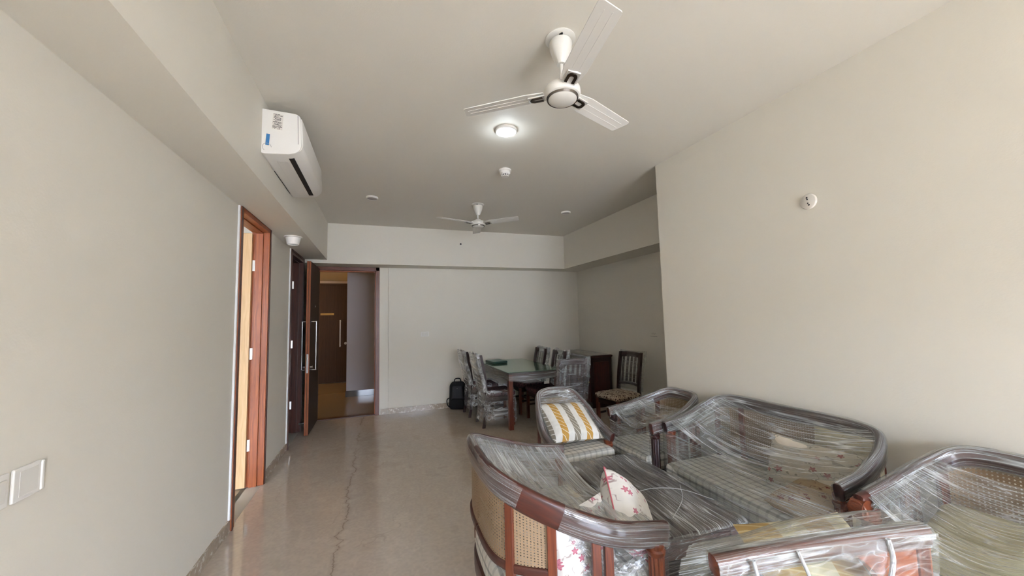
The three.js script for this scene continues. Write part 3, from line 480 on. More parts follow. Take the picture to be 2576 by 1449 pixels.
// tub seat: a bent rail sweeps from one arm round the back to the other; front is +z
function tubSeat(name, label, category, pos, turn, o, group) {
  const t = thing(name, label, category, pos, turn, group), { wf, df, db, ha, hb, seat = 0.44, th = 0.13 } = o, D = df + db, dh = hb - ha, fx = o.fx ?? [0.97, 0.8, 0.56];
  const half = [[1, 0, df], [fx[0], o.fy?.[0] ?? 0.18, df - 0.36 * D], [fx[1], o.fy?.[1] ?? 0.62, df - 0.74 * D], [fx[2], o.fy?.[2] ?? 0.93, -db + 0.05 * D]].map(([k, y, z]) => [k * wf, ha + y * dh, z]);
  const pts = [...half.map(([x, y, z]) => V(-x, y, z)), V(0, hb, -db), ...half.slice().reverse().map(([x, y, z]) => V(x, y, z))], c = curve(pts);
  c.arcLengthDivisions = 400;
  mesh('rail', sweepBand(c, 90, o.rw ?? 0.042, o.rh ?? 0.078, 0.55), o.mat ?? mahogany, t);
  // seat frame and cushion follow the rail's plan
  const plan = (k, front) => { const s = new THREE.Shape(), N = 40; for (let i = 0; i <= N; i++) { const P = c.getPointAt(i / N), x = P.x * k, z = -db + (P.z + db) * 1 + (1 - k) * 0.12 * (df - P.z) / D; i ? s.lineTo(x, -z) : s.moveTo(x, -front) || s.lineTo(x, -z); } s.lineTo(c.getPointAt(1).x * k, -front); s.closePath(); return s; };
  const up = (shape, y0, y1, bev, seg = 3) => { const g = new THREE.ExtrudeGeometry(shape, { depth: y1 - y0 - 2 * bev, bevelEnabled: true, bevelSize: bev, bevelThickness: bev, bevelOffset: -bev, bevelSegments: seg }); g.rotateX(-Math.PI / 2); g.translate(0, y0 + bev, 0); return toCreasedNormals(boxUV(clean(g), 0), 0.7); };
  mesh('seat_frame', up(plan(0.95, df - 0.03), seat - th - 0.085, seat - th, 0.006, 2), o.mat ?? mahogany, t);
  mesh('seat_cushion', up(plan(0.9, df + (o.over ?? 0.02)), seat - th, seat, 0.035, 5), o.cloth ?? checkCloth, t);
  for (const s of [-1, 1]) { const g = flutedPost(ha - 0.02, o.pr ?? 0.032); const m = mesh('front_post', g, o.postMat ?? redwood, t); m.position.set(s * (wf - 0.012), 0, df - 0.045); }
  for (const s of [-1, 1]) { const P = c.getPointAt(s < 0 ? 0.33 : 0.67); mesh('back_leg', bx(0.04, seat - th, 0.04, P.x * 0.95, (seat - th) / 2, P.z + 0.02, { r: 0.004 }), o.mat ?? mahogany, t); }
  const at = (tt, y, k = 1) => { const P = c.getPointAt(tt); return V(P.x * k, y, P.z * 1); };
  const upright = (tt, w, mat) => { const P = c.getPointAt(tt), T = c.getTangentAt(tt), y0 = seat - th - 0.02, y1 = P.y - 0.02; const g = bx(w, y1 - y0, 0.026, 0, 0, 0, { r: 0.003, L: 1 }); g.rotateY(-Math.atan2(T.z, T.x)); g.translate(P.x, (y0 + y1) / 2, P.z); return g; };
  for (const tt of o.posts ?? [0.245, 0.335, 0.665, 0.755]) mesh('upright', upright(tt, 0.036), redwood, t);
  for (const tt of o.slats ?? [0.13, 0.155, 0.845, 0.87]) mesh('slat', upright(tt, 0.034), redwood, t);
  for (const [a, b] of o.canes ?? [[0.252, 0.33], [0.342, 0.5], [0.5, 0.658], [0.67, 0.748]]) {
    const L = c.getLength() * (b - a), y0 = seat + (o.gap ?? 0.03);
    mesh('cane_panel', surf((u, s) => { const P = c.getPointAt(lerp(a, b, u)); return V(P.x, lerp(P.y - 0.035, y0, s), P.z); }, 24, 6, L, 0.32), cane, t);
    mesh('panel_rail', sweepBand(curve([0, 0.25, 0.5, 0.75, 1].map((u) => at(lerp(a, b, u), y0 - 0.006))), 20, 0.022, 0.034, 0.5), o.mat ?? mahogany, t);
  }
  t.userData.label = label; t.c = c; t.o = o; return t;
}
const railPt = (c, tt, out = 0, dy = 0) => { const P = c.getPointAt(clamp(tt)), T = c.getTangentAt(clamp(tt)); return V(P.x - T.z * -out * -1, P.y + dy, P.z + T.x * -out); };
// film over a tub seat: sleeve round the rail, tent across the opening, curtain round the outside, curtain in front
function wrapTub(t, w) {
  const c = t.c, o = t.o, { wf, df, ha } = o;
  for (const [a, b] of w.sleeve ?? [[0, 1]]) mesh('film_sleeve', sleeve(c, a, b, 0.027, 0.048, w.seed), filmSleeve, t);
  if (w.tent) { const [t0, t1, sag, rev = 0] = w.tent; mesh('film_tent', foldSheet(surf((u, s) => { const tt = lerp(t0, t1, u), A = c.getPointAt(tt), B = c.getPointAt(1 - tt); A.y += 0.04; B.y += 0.04; const P = A.lerp(B, s); P.y -= sag * Math.sin(Math.PI * s) * (1 - 0.75 * u) + (w.dip ? w.dip(u, s) : 0); return P; }, w.tn ?? 130, w.tm ?? 46), { amp: w.amp ?? 0.009, freq: 24, crink: 0.002, cf: 12, seed: w.seed }), w.tentMat ?? filmThin, t); }
  if (w.front) { const [y0, y1, bulge] = w.front; mesh('film_front', foldSheet(surf((u, s) => { const y = lerp(y1, y0, u), x = (s * 2 - 1) * (wf + 0.012), e = Math.pow(Math.max(0, Math.sin(Math.PI * s)), 0.3); return V(x, y - 0.02 * Math.sin(Math.PI * s), df + 0.01 + bulge * e * ss(0, 0.6, u)); }, 70, 46), { amp: 0.004, freq: 18, seed: w.seed + 3 }), filmThinFine, t); }
  if (w.outer) for (const [a, b, yb, mat, cr] of w.outer) { const L = c.getLength() * (b - a); mesh('film_curtain', foldSheet(surf((u, s) => { const tt = lerp(a, b, s), P = c.getPointAt(tt), T = c.getTangentAt(tt), N = V(T.z, 0, -T.x).normalize(), y = lerp(P.y + 0.01, yb + 0.03 * Math.sin(s * 9 + 1), u); return V(P.x, y, P.z).addScaledVector(N, -(0.03 + 0.012 * Math.sin(Math.PI * u))); }, 60, 110, 1, L * 1.0), { amp: cr ? 0.002 : 0.005, freq: 16, crink: cr ?? 0, cf: 26, seed: w.seed + 7, pin: false, sv: L }), mat, t); }
}

// ------------------------------------------------------------------ living-room group, all in stretch wrap
const LS = tubSeat('love_seat', 'two-place cane love seat in film, nearest the open floor with its back to it', 'love seat', [0.785, 0, -1.785], 1.53, { wf: 0.49, df: 0.335, db: 0.335, ha: 0.612, hb: 0.83, rh: 0.098, rw: 0.04, gap: 0.075 });
wrapTub(LS, { seed: 3, sleeve: [[0.0, 0.225], [0.31, 1]], tent: [0.02, 0.47, 0.07], tn: 190, tm: 70, amp: 0.011, dip: (u, s) => -0.05 * Math.exp(-(((u - 0.12) / 0.16) ** 2) - (((s - 0.22) / 0.14) ** 2)), tentMat: filmStreak, outer: [[0.015, 0.235, 0.4, filmSpark, 0.016], [0.25, 0.6, 0.2, filmStreak, 0], [0.6, 0.97, 0.25, filmStreak, 0]] });
const WS = tubSeat('wall_sofa', 'long cane sofa under streaked film against the right wall, checked seat', 'sofa', [2.25, 0, -1.735], -Math.PI / 2, { wf: 0.555, df: 0.25, db: 0.262, ha: 0.655, hb: 0.835, over: 0.05, mat: rosewood, fx: [1, 0.96, 0.84] });
wrapTub(WS, { seed: 13, sleeve: [[0.0, 1]], tent: [0.02, 0.46, 0.13], tn: 150, tm: 70, front: [0.29, 0.64, 0.05], outer: [[0.01, 0.3, 0.3, filmThin, 0]] });
const FR = tubSeat('armchair', 'film-wrapped cane armchair at the far end of the wall sofa, by the wall corner', 'armchair', [2.2, 0, -2.62], -Math.PI / 2, { wf: 0.275, df: 0.28, db: 0.31, ha: 0.64, hb: 0.79, over: 0.03, posts: [0.33, 0.67], slats: [0.2, 0.235, 0.765, 0.8], canes: [[0.34, 0.5], [0.5, 0.66]], postMat: rosewood });
wrapTub(FR, { seed: 23, tent: [0.02, 0.24, 0.1], tn: 70, front: [0.3, 0.6, 0.02], outer: [[0.6, 0.99, 0.3, filmThin, 0], [0.02, 0.3, 0.35, filmThin, 0]] });
const MC = tubSeat('armchair', 'film-wrapped armchair facing the camera, round low back, striped cushion on it', 'armchair', [1.51, 0, -2.84], 0.06, { seat: 0.455, wf: 0.275, df: 0.2, db: 0.26, ha: 0.5, hb: 0.815, over: 0.05, fy: [0.2, 0.66, 0.93], posts: [0.3, 0.7], slats: [], canes: [[0.31, 0.5], [0.5, 0.69]], gap: 0.03 });
wrapTub(MC, { seed: 33, sleeve: [[0, 1]], tent: [0.08, 0.47, 0.03], tn: 90, tm: 40, amp: 0.006, dip: (u, s) => -0.02 * Math.sin(Math.PI * s) * u, outer: [[0.02, 0.35, 0.22, filmCrinkle, 0.016], [0.65, 0.98, 0.3, filmClear, 0.006]] });
const NR = tubSeat('armchair', 'film-wrapped cane armchair at the right edge, near end of the wall sofa', 'armchair', [2.24, 0, -0.79], -Math.PI / 2, { wf: 0.3, df: 0.26, db: 0.27, ha: 0.65, hb: 0.835, over: 0.03, posts: [0.33, 0.67], slats: [0.2, 0.235, 0.765, 0.8], canes: [[0.34, 0.5], [0.5, 0.66]], postMat: redwood });
wrapTub(NR, { seed: 43, sleeve: [[0.03, 1]], tent: [0.02, 0.3, 0.14], tn: 110, tm: 60, outer: [[0.02, 0.3, 0.3, filmCrinkle, 0.01]], front: [0.3, 0.6, 0.02] });
mesh('arm_scroll', [cyl(0.042, 0.042, 0.05, 0, 0, 0, 28).rotateZ(Math.PI / 2), new THREE.TorusGeometry(0.032, 0.006, 8, 28).translate(0, 0, 0.026)], redwood, NR).position.set(-0.3, 0.63, 0.25);

{ // a loose tail of film where the wrap was torn off the rail
  const P = LS.c.getPointAt(0.31), T = LS.c.getTangentAt(0.31), N = V(T.z, 0, -T.x).normalize().multiplyScalar(-1), at = (o, y, k = 0) => P.clone().addScaledVector(N, o).addScaledVector(T, k).add(V(0, y, 0));
  const L1 = [at(0.024, 0.02), at(0.04, 0.0, 0.01), at(0.045, -0.03, 0.012), at(0.038, -0.07, 0.0), at(0.042, -0.1, -0.006)], c1 = curve(L1), c2 = curve(L1.map((q, i) => q.clone().addScaledVector(T, 0.02 - 0.004 * i).addScaledVector(N, 0.006 * Math.sin(i * 2))));
  mesh('film_tail', sheet((u) => c1.getPointAt(u), (u) => c2.getPointAt(u), 16, 4), filmMilky, LS);
}
{ // low chair seen from behind: straight back rail, solid corner bracket
  const t = thing('low_chair', 'low chair turned away at the bottom edge, solid bracket under its film-wrapped rail', 'chair', [1.285, 0, -1.0], Math.PI - 0.197), hw = 0.36, zb = -0.22, y = 0.8;
  const c = curve([V(hw, y - 0.012, zb), V(0.17, y + 0.004, zb - 0.008), V(-0.1, y + 0.008, zb - 0.008), V(-hw, y, zb)]); t.c = c;
  mesh('back_rail', sweepBand(c, 40, 0.05, 0.056, 0.5), redwood, t);
  const br = (mirror) => { const s = new THREE.Shape(); s.moveTo(0, 0); s.lineTo(0.27, 0); s.quadraticCurveTo(0.2, -0.04, 0.17, -0.11); s.quadraticCurveTo(0.14, -0.2, 0.08, -0.32); s.lineTo(0.0, -0.32); s.closePath(); const g = boxUV(new THREE.ExtrudeGeometry(s, { depth: 0.022, bevelEnabled: true, bevelSize: 0.003, bevelThickness: 0.003, bevelSegments: 2 }), 0); g.translate(-hw + 0.005, y - 0.02, zb - 0.014); return g; };
  mesh('corner_bracket', br(), wood([100, 42, 20], [152, 76, 38], [182, 106, 62], 53, { roughness: 0.3 }), t);
  for (const s of [-1, 1]) mesh('back_leg', bx(0.045, y - 0.02, 0.045, s * (hw - 0.035), (y - 0.02) / 2, zb, { r: 0.005 }), redwood, t);
  for (const s of [-1, 1]) { const m = mesh('front_leg', flutedPost(0.34, 0.026), redwood, t); m.position.set(s * (hw - 0.05), 0, 0.12); }
  mesh('seat_frame', b2(-hw + 0.02, hw - 0.02, 0.24, 0.31, zb, 0.15, { r: 0.006 }), redwood, t);
  const cu = new RoundedBoxGeometry(2 * hw - 0.04, 0.13, 0.37, 4, 0.045); mesh('seat_cushion', boxUV(cu, 0).translate(0, 0.375, -0.03), creamCloth, t);
  mesh('film_sleeve', sleeve(c, 0, 1, 0.03, 0.033, 53), filmSleeve, t);
  mesh('film_curtain', foldSheet(surf((u, s) => { const P = c.getPointAt(s); return V(P.x * 1.01, lerp(P.y + 0.02, 0.3, u), P.z - 0.034 + 0.02 * u); }, 70, 60, 1, 0.9), { amp: 0.003, freq: 8, crink: 0.005, cf: 16, seed: 57, pin: false, sv: 0.9 }), filmClear, t);
  mesh('film_tent', foldSheet(surf((u, s) => { const P = c.getPointAt(s); return V(P.x * (1 - 0.25 * u), lerp(P.y + 0.03, 0.5, u * u) + 0.03 * Math.sin(Math.PI * u) * ss(0.2, 0.6, s), lerp(P.z, 0.13, u)); }, 60, 60, 1, 0.9), { amp: 0.006, freq: 12, seed: 59, pin: false, sv: 0.9 }), filmThin, t);
  const cord = (pts, r) => tube(pts, r, 40, 7);
  mesh('film_cord', [cord([V(-0.17, y + 0.03, zb - 0.045), V(-0.175, y - 0.02, zb - 0.05), V(-0.15, y - 0.12, zb - 0.05), V(-0.16, y - 0.4, zb - 0.04)], 0.0065), cord([V(0.13, y + 0.03, zb - 0.045), V(0.11, y - 0.03, zb - 0.055), V(0.07, y - 0.14, zb - 0.05), V(0.02, y - 0.4, zb - 0.04)], 0.005), cord([V(0.27, y + 0.02, zb - 0.045), V(0.26, y - 0.04, zb - 0.055), V(0.2, y - 0.16, zb - 0.05), V(0.15, y - 0.4, zb - 0.04)], 0.005)], phys({ color: 0xd9dad8, roughness: 0.25, transmission: 0.35, thickness: 0, ior: 1.7, bumpMap: crinkB, bumpScale: 0.004 }), t);
}
pillow('ochre and cream cushion wedged behind the rail of the low turned-away chair', ochreCloth, 0.44, 0.32, 0.13, [1.4, 0.63, -0.9], [-0.85, -0.197, 0.0], { seed: 3 });
pillow('white and ochre striped cushion on the armchair facing the camera', stripeCloth, 0.47, 0.4, 0.15, [1.51, 0.615, -2.86], [-1.0, 0.16, -0.12], { seed: 4 });
pillow('floral cushion with pink piping whose corner pokes through film on the love seat', floralPink, 0.31, 0.31, 0.16, [1.06, 0.6, -1.47], [-0.5, 0.8, 0.72], { seed: 5, piping: 0xb05a62 });
pillow('white cushion with pink flowers seen under the near arm of the love seat', floralPink, 0.32, 0.28, 0.1, [0.8, 0.56, -1.44], [-0.2, 0.2, 0.1], { seed: 6 });
pillow('cream floral cushion with red flowers leaning at the back of the wall sofa', floralCloth, 0.52, 0.32, 0.13, [2.34, 0.575, -1.5], [-0.35, -Math.PI / 2, 0.02], { seed: 7 });
pillow('pale leaf-print cushion behind the red-flowered one on the wall sofa', floralPale, 0.36, 0.3, 0.09, [2.46, 0.66, -1.39], [-0.15, -Math.PI / 2 - 0.1, 0.05], { seed: 8 });
pillow('rust-brown patterned cushion lying flat on the near end of the wall sofa', floralRust, 0.36, 0.32, 0.13, [2.13, 0.505, -1.35], [-1.4, -Math.PI / 2, 0.0], { seed: 9 });
pillow('plain cream cushion on the cane armchair at the right edge', creamCloth, 0.46, 0.42, 0.15, [2.28, 0.52, -0.8], [-1.2, -Math.PI / 2, 0.0], { seed: 10 });

{ // coffee table
  const t = thing('coffee_table', 'low wooden coffee table under milky film between the sofas', 'coffee table', [1.54, 0, -1.99], -0.06), w = 0.53, d = 0.98, y = 0.43;
  const s = new THREE.Shape(), k = 0.045; s.moveTo(-w / 2 + k, -d / 2); s.lineTo(w / 2 - k, -d / 2); s.lineTo(w / 2, -d / 2 + k); s.lineTo(w / 2, d / 2 - k); s.lineTo(w / 2 - k, d / 2); s.lineTo(-w / 2 + k, d / 2); s.lineTo(-w / 2, d / 2 - k); s.lineTo(-w / 2, -d / 2 + k); s.closePath();
  const g = new THREE.ExtrudeGeometry(s, { depth: 0.02, bevelEnabled: true, bevelSize: 0.004, bevelThickness: 0.004, bevelSegments: 2 }); g.rotateX(Math.PI / 2); g.translate(0, y - 0.004, 0);
  mesh('table_top', toCreasedNormals(boxUV(clean(g), 2), 0.5), rosewood, t);
  mesh('apron', [b2(-w / 2 + 0.03, w / 2 - 0.03, y - 0.13, y - 0.028, d / 2 - 0.05, d / 2 - 0.03, { r: 0.003 }), b2(-w / 2 + 0.03, w / 2 - 0.03, y - 0.13, y - 0.028, -d / 2 + 0.03, -d / 2 + 0.05, { r: 0.003 }), b2(w / 2 - 0.05, w / 2 - 0.03, y - 0.13, y - 0.028, -d / 2 + 0.03, d / 2 - 0.03, { r: 0.003 }), b2(-w / 2 + 0.03, -w / 2 + 0.05, y - 0.13, y - 0.028, -d / 2 + 0.03, d / 2 - 0.03, { r: 0.003 })], mahogany, t);
  mesh('shelf', b2(-w / 2 + 0.05, w / 2 - 0.05, 0.13, 0.15, -d / 2 + 0.05, d / 2 - 0.05, { r: 0.003 }), rosewood, t);
  for (const sx of [-1, 1]) for (const sz of [-1, 1]) { const m = mesh('leg', bx(0.055, y - 0.028, 0.055, 0, (y - 0.028) / 2, 0, { r: 0.005 }), mahogany, t); m.position.set(sx * (w / 2 - 0.045), 0, sz * (d / 2 - 0.045)); }
  const top = surf((u, v) => { const x = (u * 2 - 1), z = (v * 2 - 1); return V(x * (w / 2 + 0.012), y + 0.012 + 0.006 * Math.sin(z * 5 + x * 2) - 0.016 * Math.pow(Math.abs(x), 40) - 0.016 * Math.pow(Math.abs(z), 60), z * (d / 2 + 0.012)); }, 80, 90);
  mesh('film_top', foldSheet(top, { amp: 0.008, freq: 14, crink: 0.006, cf: 9, seed: 71, pin: false }), filmThin, t);
  mesh('film_skirt', foldSheet(surf((u, v) => { const a = v * 2 * Math.PI, cx = Math.cos(a), sz = Math.sin(a), m = Math.max(Math.abs(cx) / (w / 2 + 0.016), Math.abs(sz) / (d / 2 + 0.016)), r = 1 / m, yy = lerp(y + 0.005, 0.2 - 0.05 * Math.sin(a * 3 + 1), u); return V(cx * r * (1 - 0.05 * u), yy, sz * r * (1 - 0.04 * u)); }, 34, 240, 1, 2.4), { amp: 0.003, freq: 8, crink: 0.012, cf: 14, seed: 73, pin: false, sv: 2.4 }), filmCrinkle, t);
  mesh('film_cord', [tube([V(-0.2, y + 0.03, 0.12), V(0, y + 0.036, 0.1), V(0.16, y + 0.032, 0.16), V(w / 2 + 0.01, y + 0.01, 0.28)], 0.002, 40, 6), tube([V(-0.1, y + 0.03, 0.4), V(0.08, y + 0.034, 0.26), V(0.2, y + 0.03, 0.1)], 0.0015, 40, 6)], phys({ color: 0xd9dad8, roughness: 0.3, transmission: 0.5, thickness: 0, ior: 1.7 }), t);
}

// ------------------------------------------------------------------ dining group
const diningWood = rosewood;
function diningChair(label, x, z, turn, { wrapBack = true, skirt = null, milky = false, seatMat = wineCloth, seed = 1 } = {}) {
  const t = thing('dining_chair', label, 'dining chair', [x, 0, z], turn, 'slat-back dining chairs'), w = 0.405, d = 0.42, rake = 0.09;
  const post = (s) => { const pts = [V(s * (w / 2 - 0.02), 0, -d / 2 - 0.03), V(s * (w / 2 - 0.02), 0.25, -d / 2 + 0.01), V(s * (w / 2 - 0.02), 0.46, -d / 2 + 0.015), V(s * (w / 2 - 0.022), 0.75, -d / 2 - 0.015), V(s * (w / 2 - 0.024), 0.985, -d / 2 - rake + 0.03)]; return sweepV(pts, 0.034, 0.04); };
  for (const s of [-1, 1]) mesh('back_leg', post(s), diningWood, t);
  for (const s of [-1, 1]) mesh('front_leg', bx(0.04, 0.4, 0.04, s * (w / 2 - 0.02), 0.2, d / 2 - 0.02, { r: 0.004 }), redwood, t);
  mesh('seat_frame', [b2(-w / 2 + 0.03, w / 2 - 0.03, 0.34, 0.41, d / 2 - 0.035, d / 2 - 0.012, { r: 0.003 }), b2(-w / 2 + 0.03, w / 2 - 0.03, 0.34, 0.41, -d / 2 + 0.005, -d / 2 + 0.028, { r: 0.003 }), b2(-w / 2 + 0.008, -w / 2 + 0.03, 0.34, 0.41, -d / 2 + 0.01, d / 2 - 0.02, { r: 0.003 }), b2(w / 2 - 0.03, w / 2 - 0.008, 0.34, 0.41, -d / 2 + 0.01, d / 2 - 0.02, { r: 0.003 })], diningWood, t);
  const cu = new RoundedBoxGeometry(w + 0.02, 0.07, d + 0.01, 4, 0.03); const cp = cu.attributes.position; for (let i = 0; i < cp.count; i++) if (cp.getY(i) > 0) cp.setY(i, cp.getY(i) + 0.022 * (1 - (cp.getX(i) / (w / 2)) ** 2) * (1 - (cp.getZ(i) / (d / 2)) ** 2)); cu.computeVertexNormals();
  mesh('seat_cushion', boxUV(cu, 0).translate(0, 0.44, 0.01), seatMat, t);
  const bow = (y, zz, h) => sweepBand(curve([V(-w / 2 + 0.02, y, zz), V(0, y + 0.012, zz - 0.03), V(w / 2 - 0.02, y, zz)]), 20, 0.022, h, 0.5);
  mesh('top_rail', bow(0.945, -d / 2 - rake + 0.035, 0.07), diningWood, t);
  mesh('lower_rail', bow(0.56, -d / 2 + 0.005, 0.04), diningWood, t);
  for (let k = 0; k < 5; k++) { const xx = (k - 2) * 0.066, b = 0.03 * (1 - (xx / 0.2) ** 2); mesh('slat', sweepV([V(xx, 0.56, -d / 2 - b * 0.9 + 0.005), V(xx, 0.75, -d / 2 - 0.02 - b), V(xx, 0.93, -d / 2 - rake + 0.035 - b)], 0.03, 0.012), diningWood, t); }
  mesh('stretcher', [bx(0.02, 0.026, d - 0.04, -w / 2 + 0.02, 0.2, 0, { r: 0.004 }), bx(0.02, 0.026, d - 0.04, w / 2 - 0.02, 0.2, 0, { r: 0.004 }), bx(w - 0.04, 0.026, 0.02, 0, 0.2, 0.02, { r: 0.004 })], diningWood, t);
  const ring = (a, hw, hd) => { const cx = Math.cos(a), sz = Math.sin(a), e = 0.32; return [Math.sign(cx) * Math.pow(Math.abs(cx), e) * hw, Math.sign(sz) * Math.pow(Math.abs(sz), e) * hd]; };
  if (wrapBack) mesh('film_back', foldSheet(surf((u, v) => { const y = lerp(1.005, 0.48, u), [xx, zz] = ring(v * 2 * Math.PI, w / 2 + 0.012, 0.034), rk = -d / 2 + 0.01 - 0.1 * ss(0.45, 1, y); return V(xx, y - 0.012 * Math.sin(Math.PI * (xx / w + 0.5)) * (1 - u), rk + zz - 0.012); }, 50, 90, 1, 1.1), { amp: 0.003, freq: 9, crink: 0.007, cf: 12, seed, pin: false, sv: 1.1 }), milky ? filmMilky : filmCrinkle, t);
  if (skirt) mesh('film_skirt', foldSheet(surf((u, v) => { const y = lerp(0.5, skirt, u), [xx, zz] = ring(v * 2 * Math.PI, w / 2 + 0.018 + 0.02 * u, d / 2 + 0.02 + 0.02 * u); return V(xx, y, zz); }, 44, 120, 1, 1.8), { amp: 0.006, freq: 9, crink: 0.016, cf: 11, seed: seed + 2, pin: false, sv: 1.8 }), filmSpark, t);
  return t;
}
function sweepV(pts, w, d) { const c = curve(pts), n = 16, pos = [], uv = [], idx = []; const K = [[-1, -1], [1, -1], [1, 1], [-1, 1]]; // square bar along a mostly vertical curve
  for (let i = 0; i <= n; i++) { const P = c.getPointAt(i / n); for (let k = 0; k <= 4; k++) { const q = K[k % 4]; pos.push(P.x + q[0] * w / 2, P.y, P.z + q[1] * d / 2); uv.push(k * 0.04, P.y); } }
  for (let i = 0; i < n; i++) for (let k = 0; k < 4; k++) { const a = i * 5 + k, b = a + 5; idx.push(a, b, a + 1, b, b + 1, a + 1); }
  const L = n * 5; idx.push(0, 1, 2, 0, 2, 3, L, L + 2, L + 1, L, L + 3, L + 2);
  const g = new THREE.BufferGeometry(); g.setAttribute('position', new THREE.Float32BufferAttribute(pos, 3)); g.setAttribute('uv', new THREE.Float32BufferAttribute(uv, 2)); g.setIndex(idx); return toCreasedNormals(g, 0.5); }
diningChair('film-wrapped dining chair on the left side of the table, nearer the camera', 1.6, -5.22, Math.PI / 2, { milky: true, skirt: 0.05, seed: 81 });
diningChair('film-wrapped dining chair on the left side of the table, beside the backpack', 1.55, -5.84, Math.PI / 2, { milky: true, skirt: 0.12, seed: 83 });
diningChair('film-wrapped dining chair on the right of the table, farthest, against the white wall', 2.265, -5.68, -Math.PI / 2, { milky: true, seed: 85 });
diningChair('film-wrapped dining chair on the right of the table, in front of the sideboard end', 2.3, -5.08, -Math.PI / 2, { milky: true, seed: 87 });
diningChair('film-wrapped dining chair at the near end of the table, its slatted back to the camera', 2.18, -4.26, Math.PI, { seed: 89, skirt: 0.3 });
diningChair('dining chair with pale spotted seat standing apart in front of the sideboard', 3.0, -4.27, -1.4, { wrapBack: true, seatMat: spotCloth, seed: 91 });
{
  const t = thing('dining_table', 'glass-topped dining table with reddish legs, apron wrapped in film', 'dining table', [2.03, 0, -5.53]), w = 0.8, d = 1.52;
  mesh('glass_top', new RoundedBoxGeometry(w, 0.01, d, 2, 0.003).translate(0, 0.757, 0), phys({ color: 0xdcebe3, roughness: 0.02, transmission: 1, thickness: 0, ior: 1.52 }), t);
  mesh('table_top', b2(-w / 2 + 0.02, w / 2 - 0.02, 0.728, 0.75, -d / 2 + 0.02, d / 2 - 0.02, { r: 0.004, L: 2 }), diningWood, t);
  mesh('apron', [b2(-w / 2 + 0.03, w / 2 - 0.03, 0.64, 0.728, d / 2 - 0.055, d / 2 - 0.03, { r: 0.003 }), b2(-w / 2 + 0.03, w / 2 - 0.03, 0.64, 0.728, -d / 2 + 0.03, -d / 2 + 0.055, { r: 0.003 }), b2(-w / 2 + 0.03, -w / 2 + 0.055, 0.64, 0.728, -d / 2 + 0.03, d / 2 - 0.03, { r: 0.003 }), b2(w / 2 - 0.055, w / 2 - 0.03, 0.64, 0.728, -d / 2 + 0.03, d / 2 - 0.03, { r: 0.003 })], mahogany, t);
  for (const sx of [-1, 1]) for (const sz of [-1, 1]) mesh('leg', bx(0.062, 0.728, 0.062, sx * (w / 2 - 0.05), 0.364, sz * (d / 2 - 0.05), { r: 0.006 }), redwood, t);
  mesh('film_skirt', foldSheet(surf((u, v) => { const a = v * 2 * Math.PI, cx = Math.cos(a), sz = Math.sin(a), m = Math.max(Math.abs(cx) / (w / 2 - 0.012), Math.abs(sz) / (d / 2 - 0.012)); return V(cx / m, lerp(0.748, 0.62 - 0.03 * Math.sin(a * 5), u), sz / m); }, 20, 200, 1, 3), { amp: 0.002, freq: 6, crink: 0.01, cf: 12, seed: 95, pin: false, sv: 3 }), filmThin, t);
  mesh('film_top', foldSheet(surf((u, v) => V((u * 2 - 1) * (w / 2 - 0.02), 0.7512, (v * 2 - 1) * (d / 2 - 0.02)), 10, 10), { amp: 0.0004, freq: 6, seed: 97 }), phys({ color: new THREE.Color().setRGB(0.8, 0.82, 0.77), roughness: 0.5, transmission: 0.1, thickness: 0, transmissionMap: crinkT, side: THREE.DoubleSide }), t);
  const b = thing('folder', 'dark green folder lying at the far left of the dining table', 'folder', [1.83, 0.763, -5.92], 0.12);
  mesh('cover', bx(0.25, 0.032, 0.33, 0, 0.017, 0, { r: 0.006 }), std({ color: 0x14352b, roughness: 0.45 }), b);
  mesh('top_sheet', bx(0.235, 0.003, 0.31, 0, 0.0345, 0, { r: 0.001 }), std({ color: 0x6f8a80, roughness: 0.4 }), b);
}
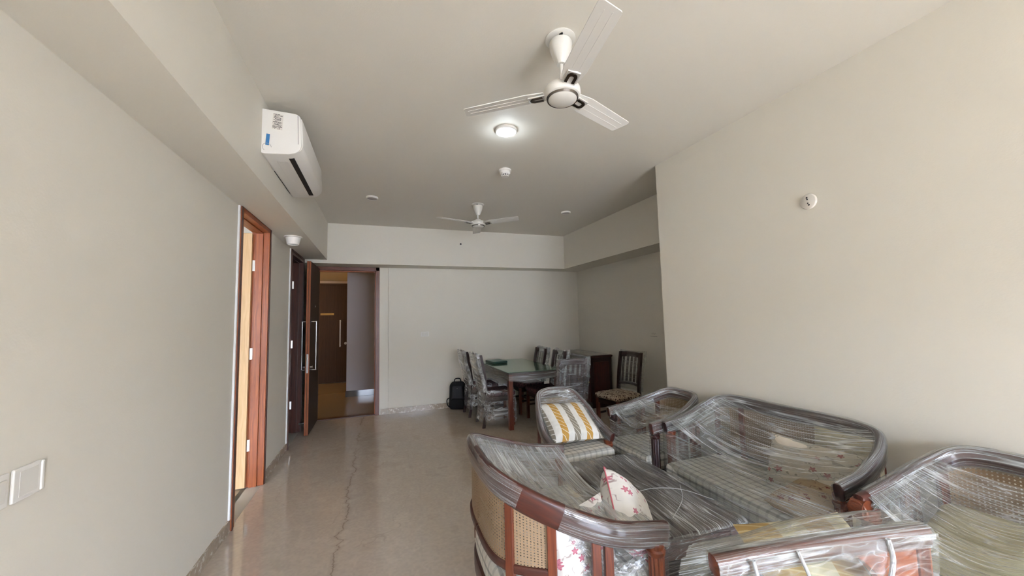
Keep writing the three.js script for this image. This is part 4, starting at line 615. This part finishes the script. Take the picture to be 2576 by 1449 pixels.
{ // sideboard
  const t = thing('sideboard', 'dark wooden sideboard under film in the far right corner', 'sideboard', [3.435, 0, -5.84]), w = 0.4, d = 1.06, h = 0.84;
  mesh('carcass', [b2(-w / 2 + 0.012, w / 2, 0.08, h - 0.03, -d / 2 + 0.012, d / 2 - 0.012, { r: 0.003 })], rosewood, t);
  mesh('top', bx(w + 0.02, 0.03, d + 0.02, 0, h - 0.015, 0, { r: 0.006 }), mahogany, t);
  mesh('plinth', b2(-w / 2 + 0.03, w / 2 - 0.02, 0, 0.08, -d / 2 + 0.03, d / 2 - 0.03), rosewood, t);
  for (let k = 0; k < 3; k++) { const zz = (k - 1) * 0.345; const dr = mesh('drawer', b2(-w / 2 - 0.006, -w / 2 + 0.014, 0.66, 0.8, zz - 0.165, zz + 0.165, { r: 0.004 }), mahogany, t); mesh('knob', cyl(0.012, 0.009, 0.02, 0, 0, 0, 14).rotateZ(Math.PI / 2).translate(-w / 2 - 0.016, 0.73, zz), brass, dr); const dd = mesh('door', [b2(-w / 2 - 0.006, -w / 2 + 0.014, 0.1, 0.645, zz - 0.165, zz + 0.165, { r: 0.004 }), b2(-w / 2 - 0.011, -w / 2, 0.15, 0.6, zz - 0.115, zz + 0.115, { r: 0.003 })], mahogany, t); mesh('knob', cyl(0.012, 0.009, 0.02, 0, 0, 0, 14).rotateZ(Math.PI / 2).translate(-w / 2 - 0.016, 0.42, zz + 0.14), brass, dd); }
  mesh('side_panel', [b2(-w / 2 + 0.06, w / 2 - 0.05, 0.16, 0.74, d / 2 - 0.014, d / 2 - 0.004, { r: 0.003 })], mahogany, t);
  mesh('film_top', foldSheet(surf((u, v) => V((u * 2 - 1) * (w / 2 + 0.025), h + 0.012 - 0.03 * Math.pow(Math.abs(u * 2 - 1), 10), (v * 2 - 1) * (d / 2 + 0.02)), 40, 40, 1, 1), { amp: 0.004, freq: 12, seed: 101, pin: false }), filmStreak, t);
  mesh('film_front', foldSheet(surf((u, v) => V(-w / 2 - 0.03, lerp(h - 0.01, 0.5, u), (v * 2 - 1) * (d / 2 + 0.02)), 40, 50, 1, 1), { amp: 0.005, freq: 16, seed: 103, pin: false }), filmStreakFine, t);
}
{ // backpack
  const t = thing('backpack', 'black backpack with grey front panel standing on the floor by the far wall', 'backpack', [1.26, 0, -6.28], -0.3), black = std({ color: 0x101114, roughness: 0.85 }), grey = std({ color: 0x2c2d31, roughness: 0.8 });
  const blob = (w, h, d, r) => { const g = new RoundedBoxGeometry(w, h, d, 5, r), p = g.attributes.position; for (let i = 0; i < p.count; i++) { const k = 1 - 0.22 * ss(0, 1, p.getY(i) / h + 0.3) * ss(0, 0.5, p.getY(i) / h); p.setX(i, p.getX(i) * k); p.setZ(i, p.getZ(i) * k + 0.02 * Math.sin(p.getY(i) * 9)); } g.computeVertexNormals(); return g; };
  mesh('body', blob(0.3, 0.45, 0.17, 0.07).translate(0, 0.225, 0), black, t);
  mesh('front_panel', blob(0.2, 0.24, 0.05, 0.022).translate(0, 0.27, 0.08), grey, t);
  mesh('pocket', blob(0.25, 0.17, 0.07, 0.03).translate(0, 0.1, 0.085), black, t);
  mesh('handle', tube([V(-0.06, 0.43, -0.05), V(-0.05, 0.48, -0.05), V(0.03, 0.485, -0.05), V(0.05, 0.43, -0.05)], 0.008, 24, 8), black, t);
  mesh('strap', tube([V(-0.12, 0.2, 0.06), V(-0.17, 0.17, 0.07), V(-0.165, 0.08, 0.06), V(-0.12, 0.03, 0.05)], 0.008, 24, 8), black, t);
  mesh('zip_pull', bx(0.008, 0.02, 0.004, 0, 0.36, 0.113, { r: 0.001 }), steel, t);
}
{ // pencilled line on the alcove wall
  const t = thing('pencil_mark', 'faint pencilled line and scribble on the alcove wall beside the wall corner', 'wall mark', [xA - 0.0008, 1.18, -4.32]), pm = std({ color: 0x57524a, roughness: 0.9 });
  mesh('line', bx(0.0012, 0.003, 0.14, 0, 0, 0, { r: 0 }), pm, t); mesh('scribble', tube([V(0, 0.03, 0.05), V(0, 0.045, 0.03), V(0, 0.025, 0.01), V(0, 0.05, -0.01), V(0, 0.03, -0.03), V(0, 0.04, -0.05)], 0.001, 40, 4), pm, t);
}
renderer.render(scene, camera);
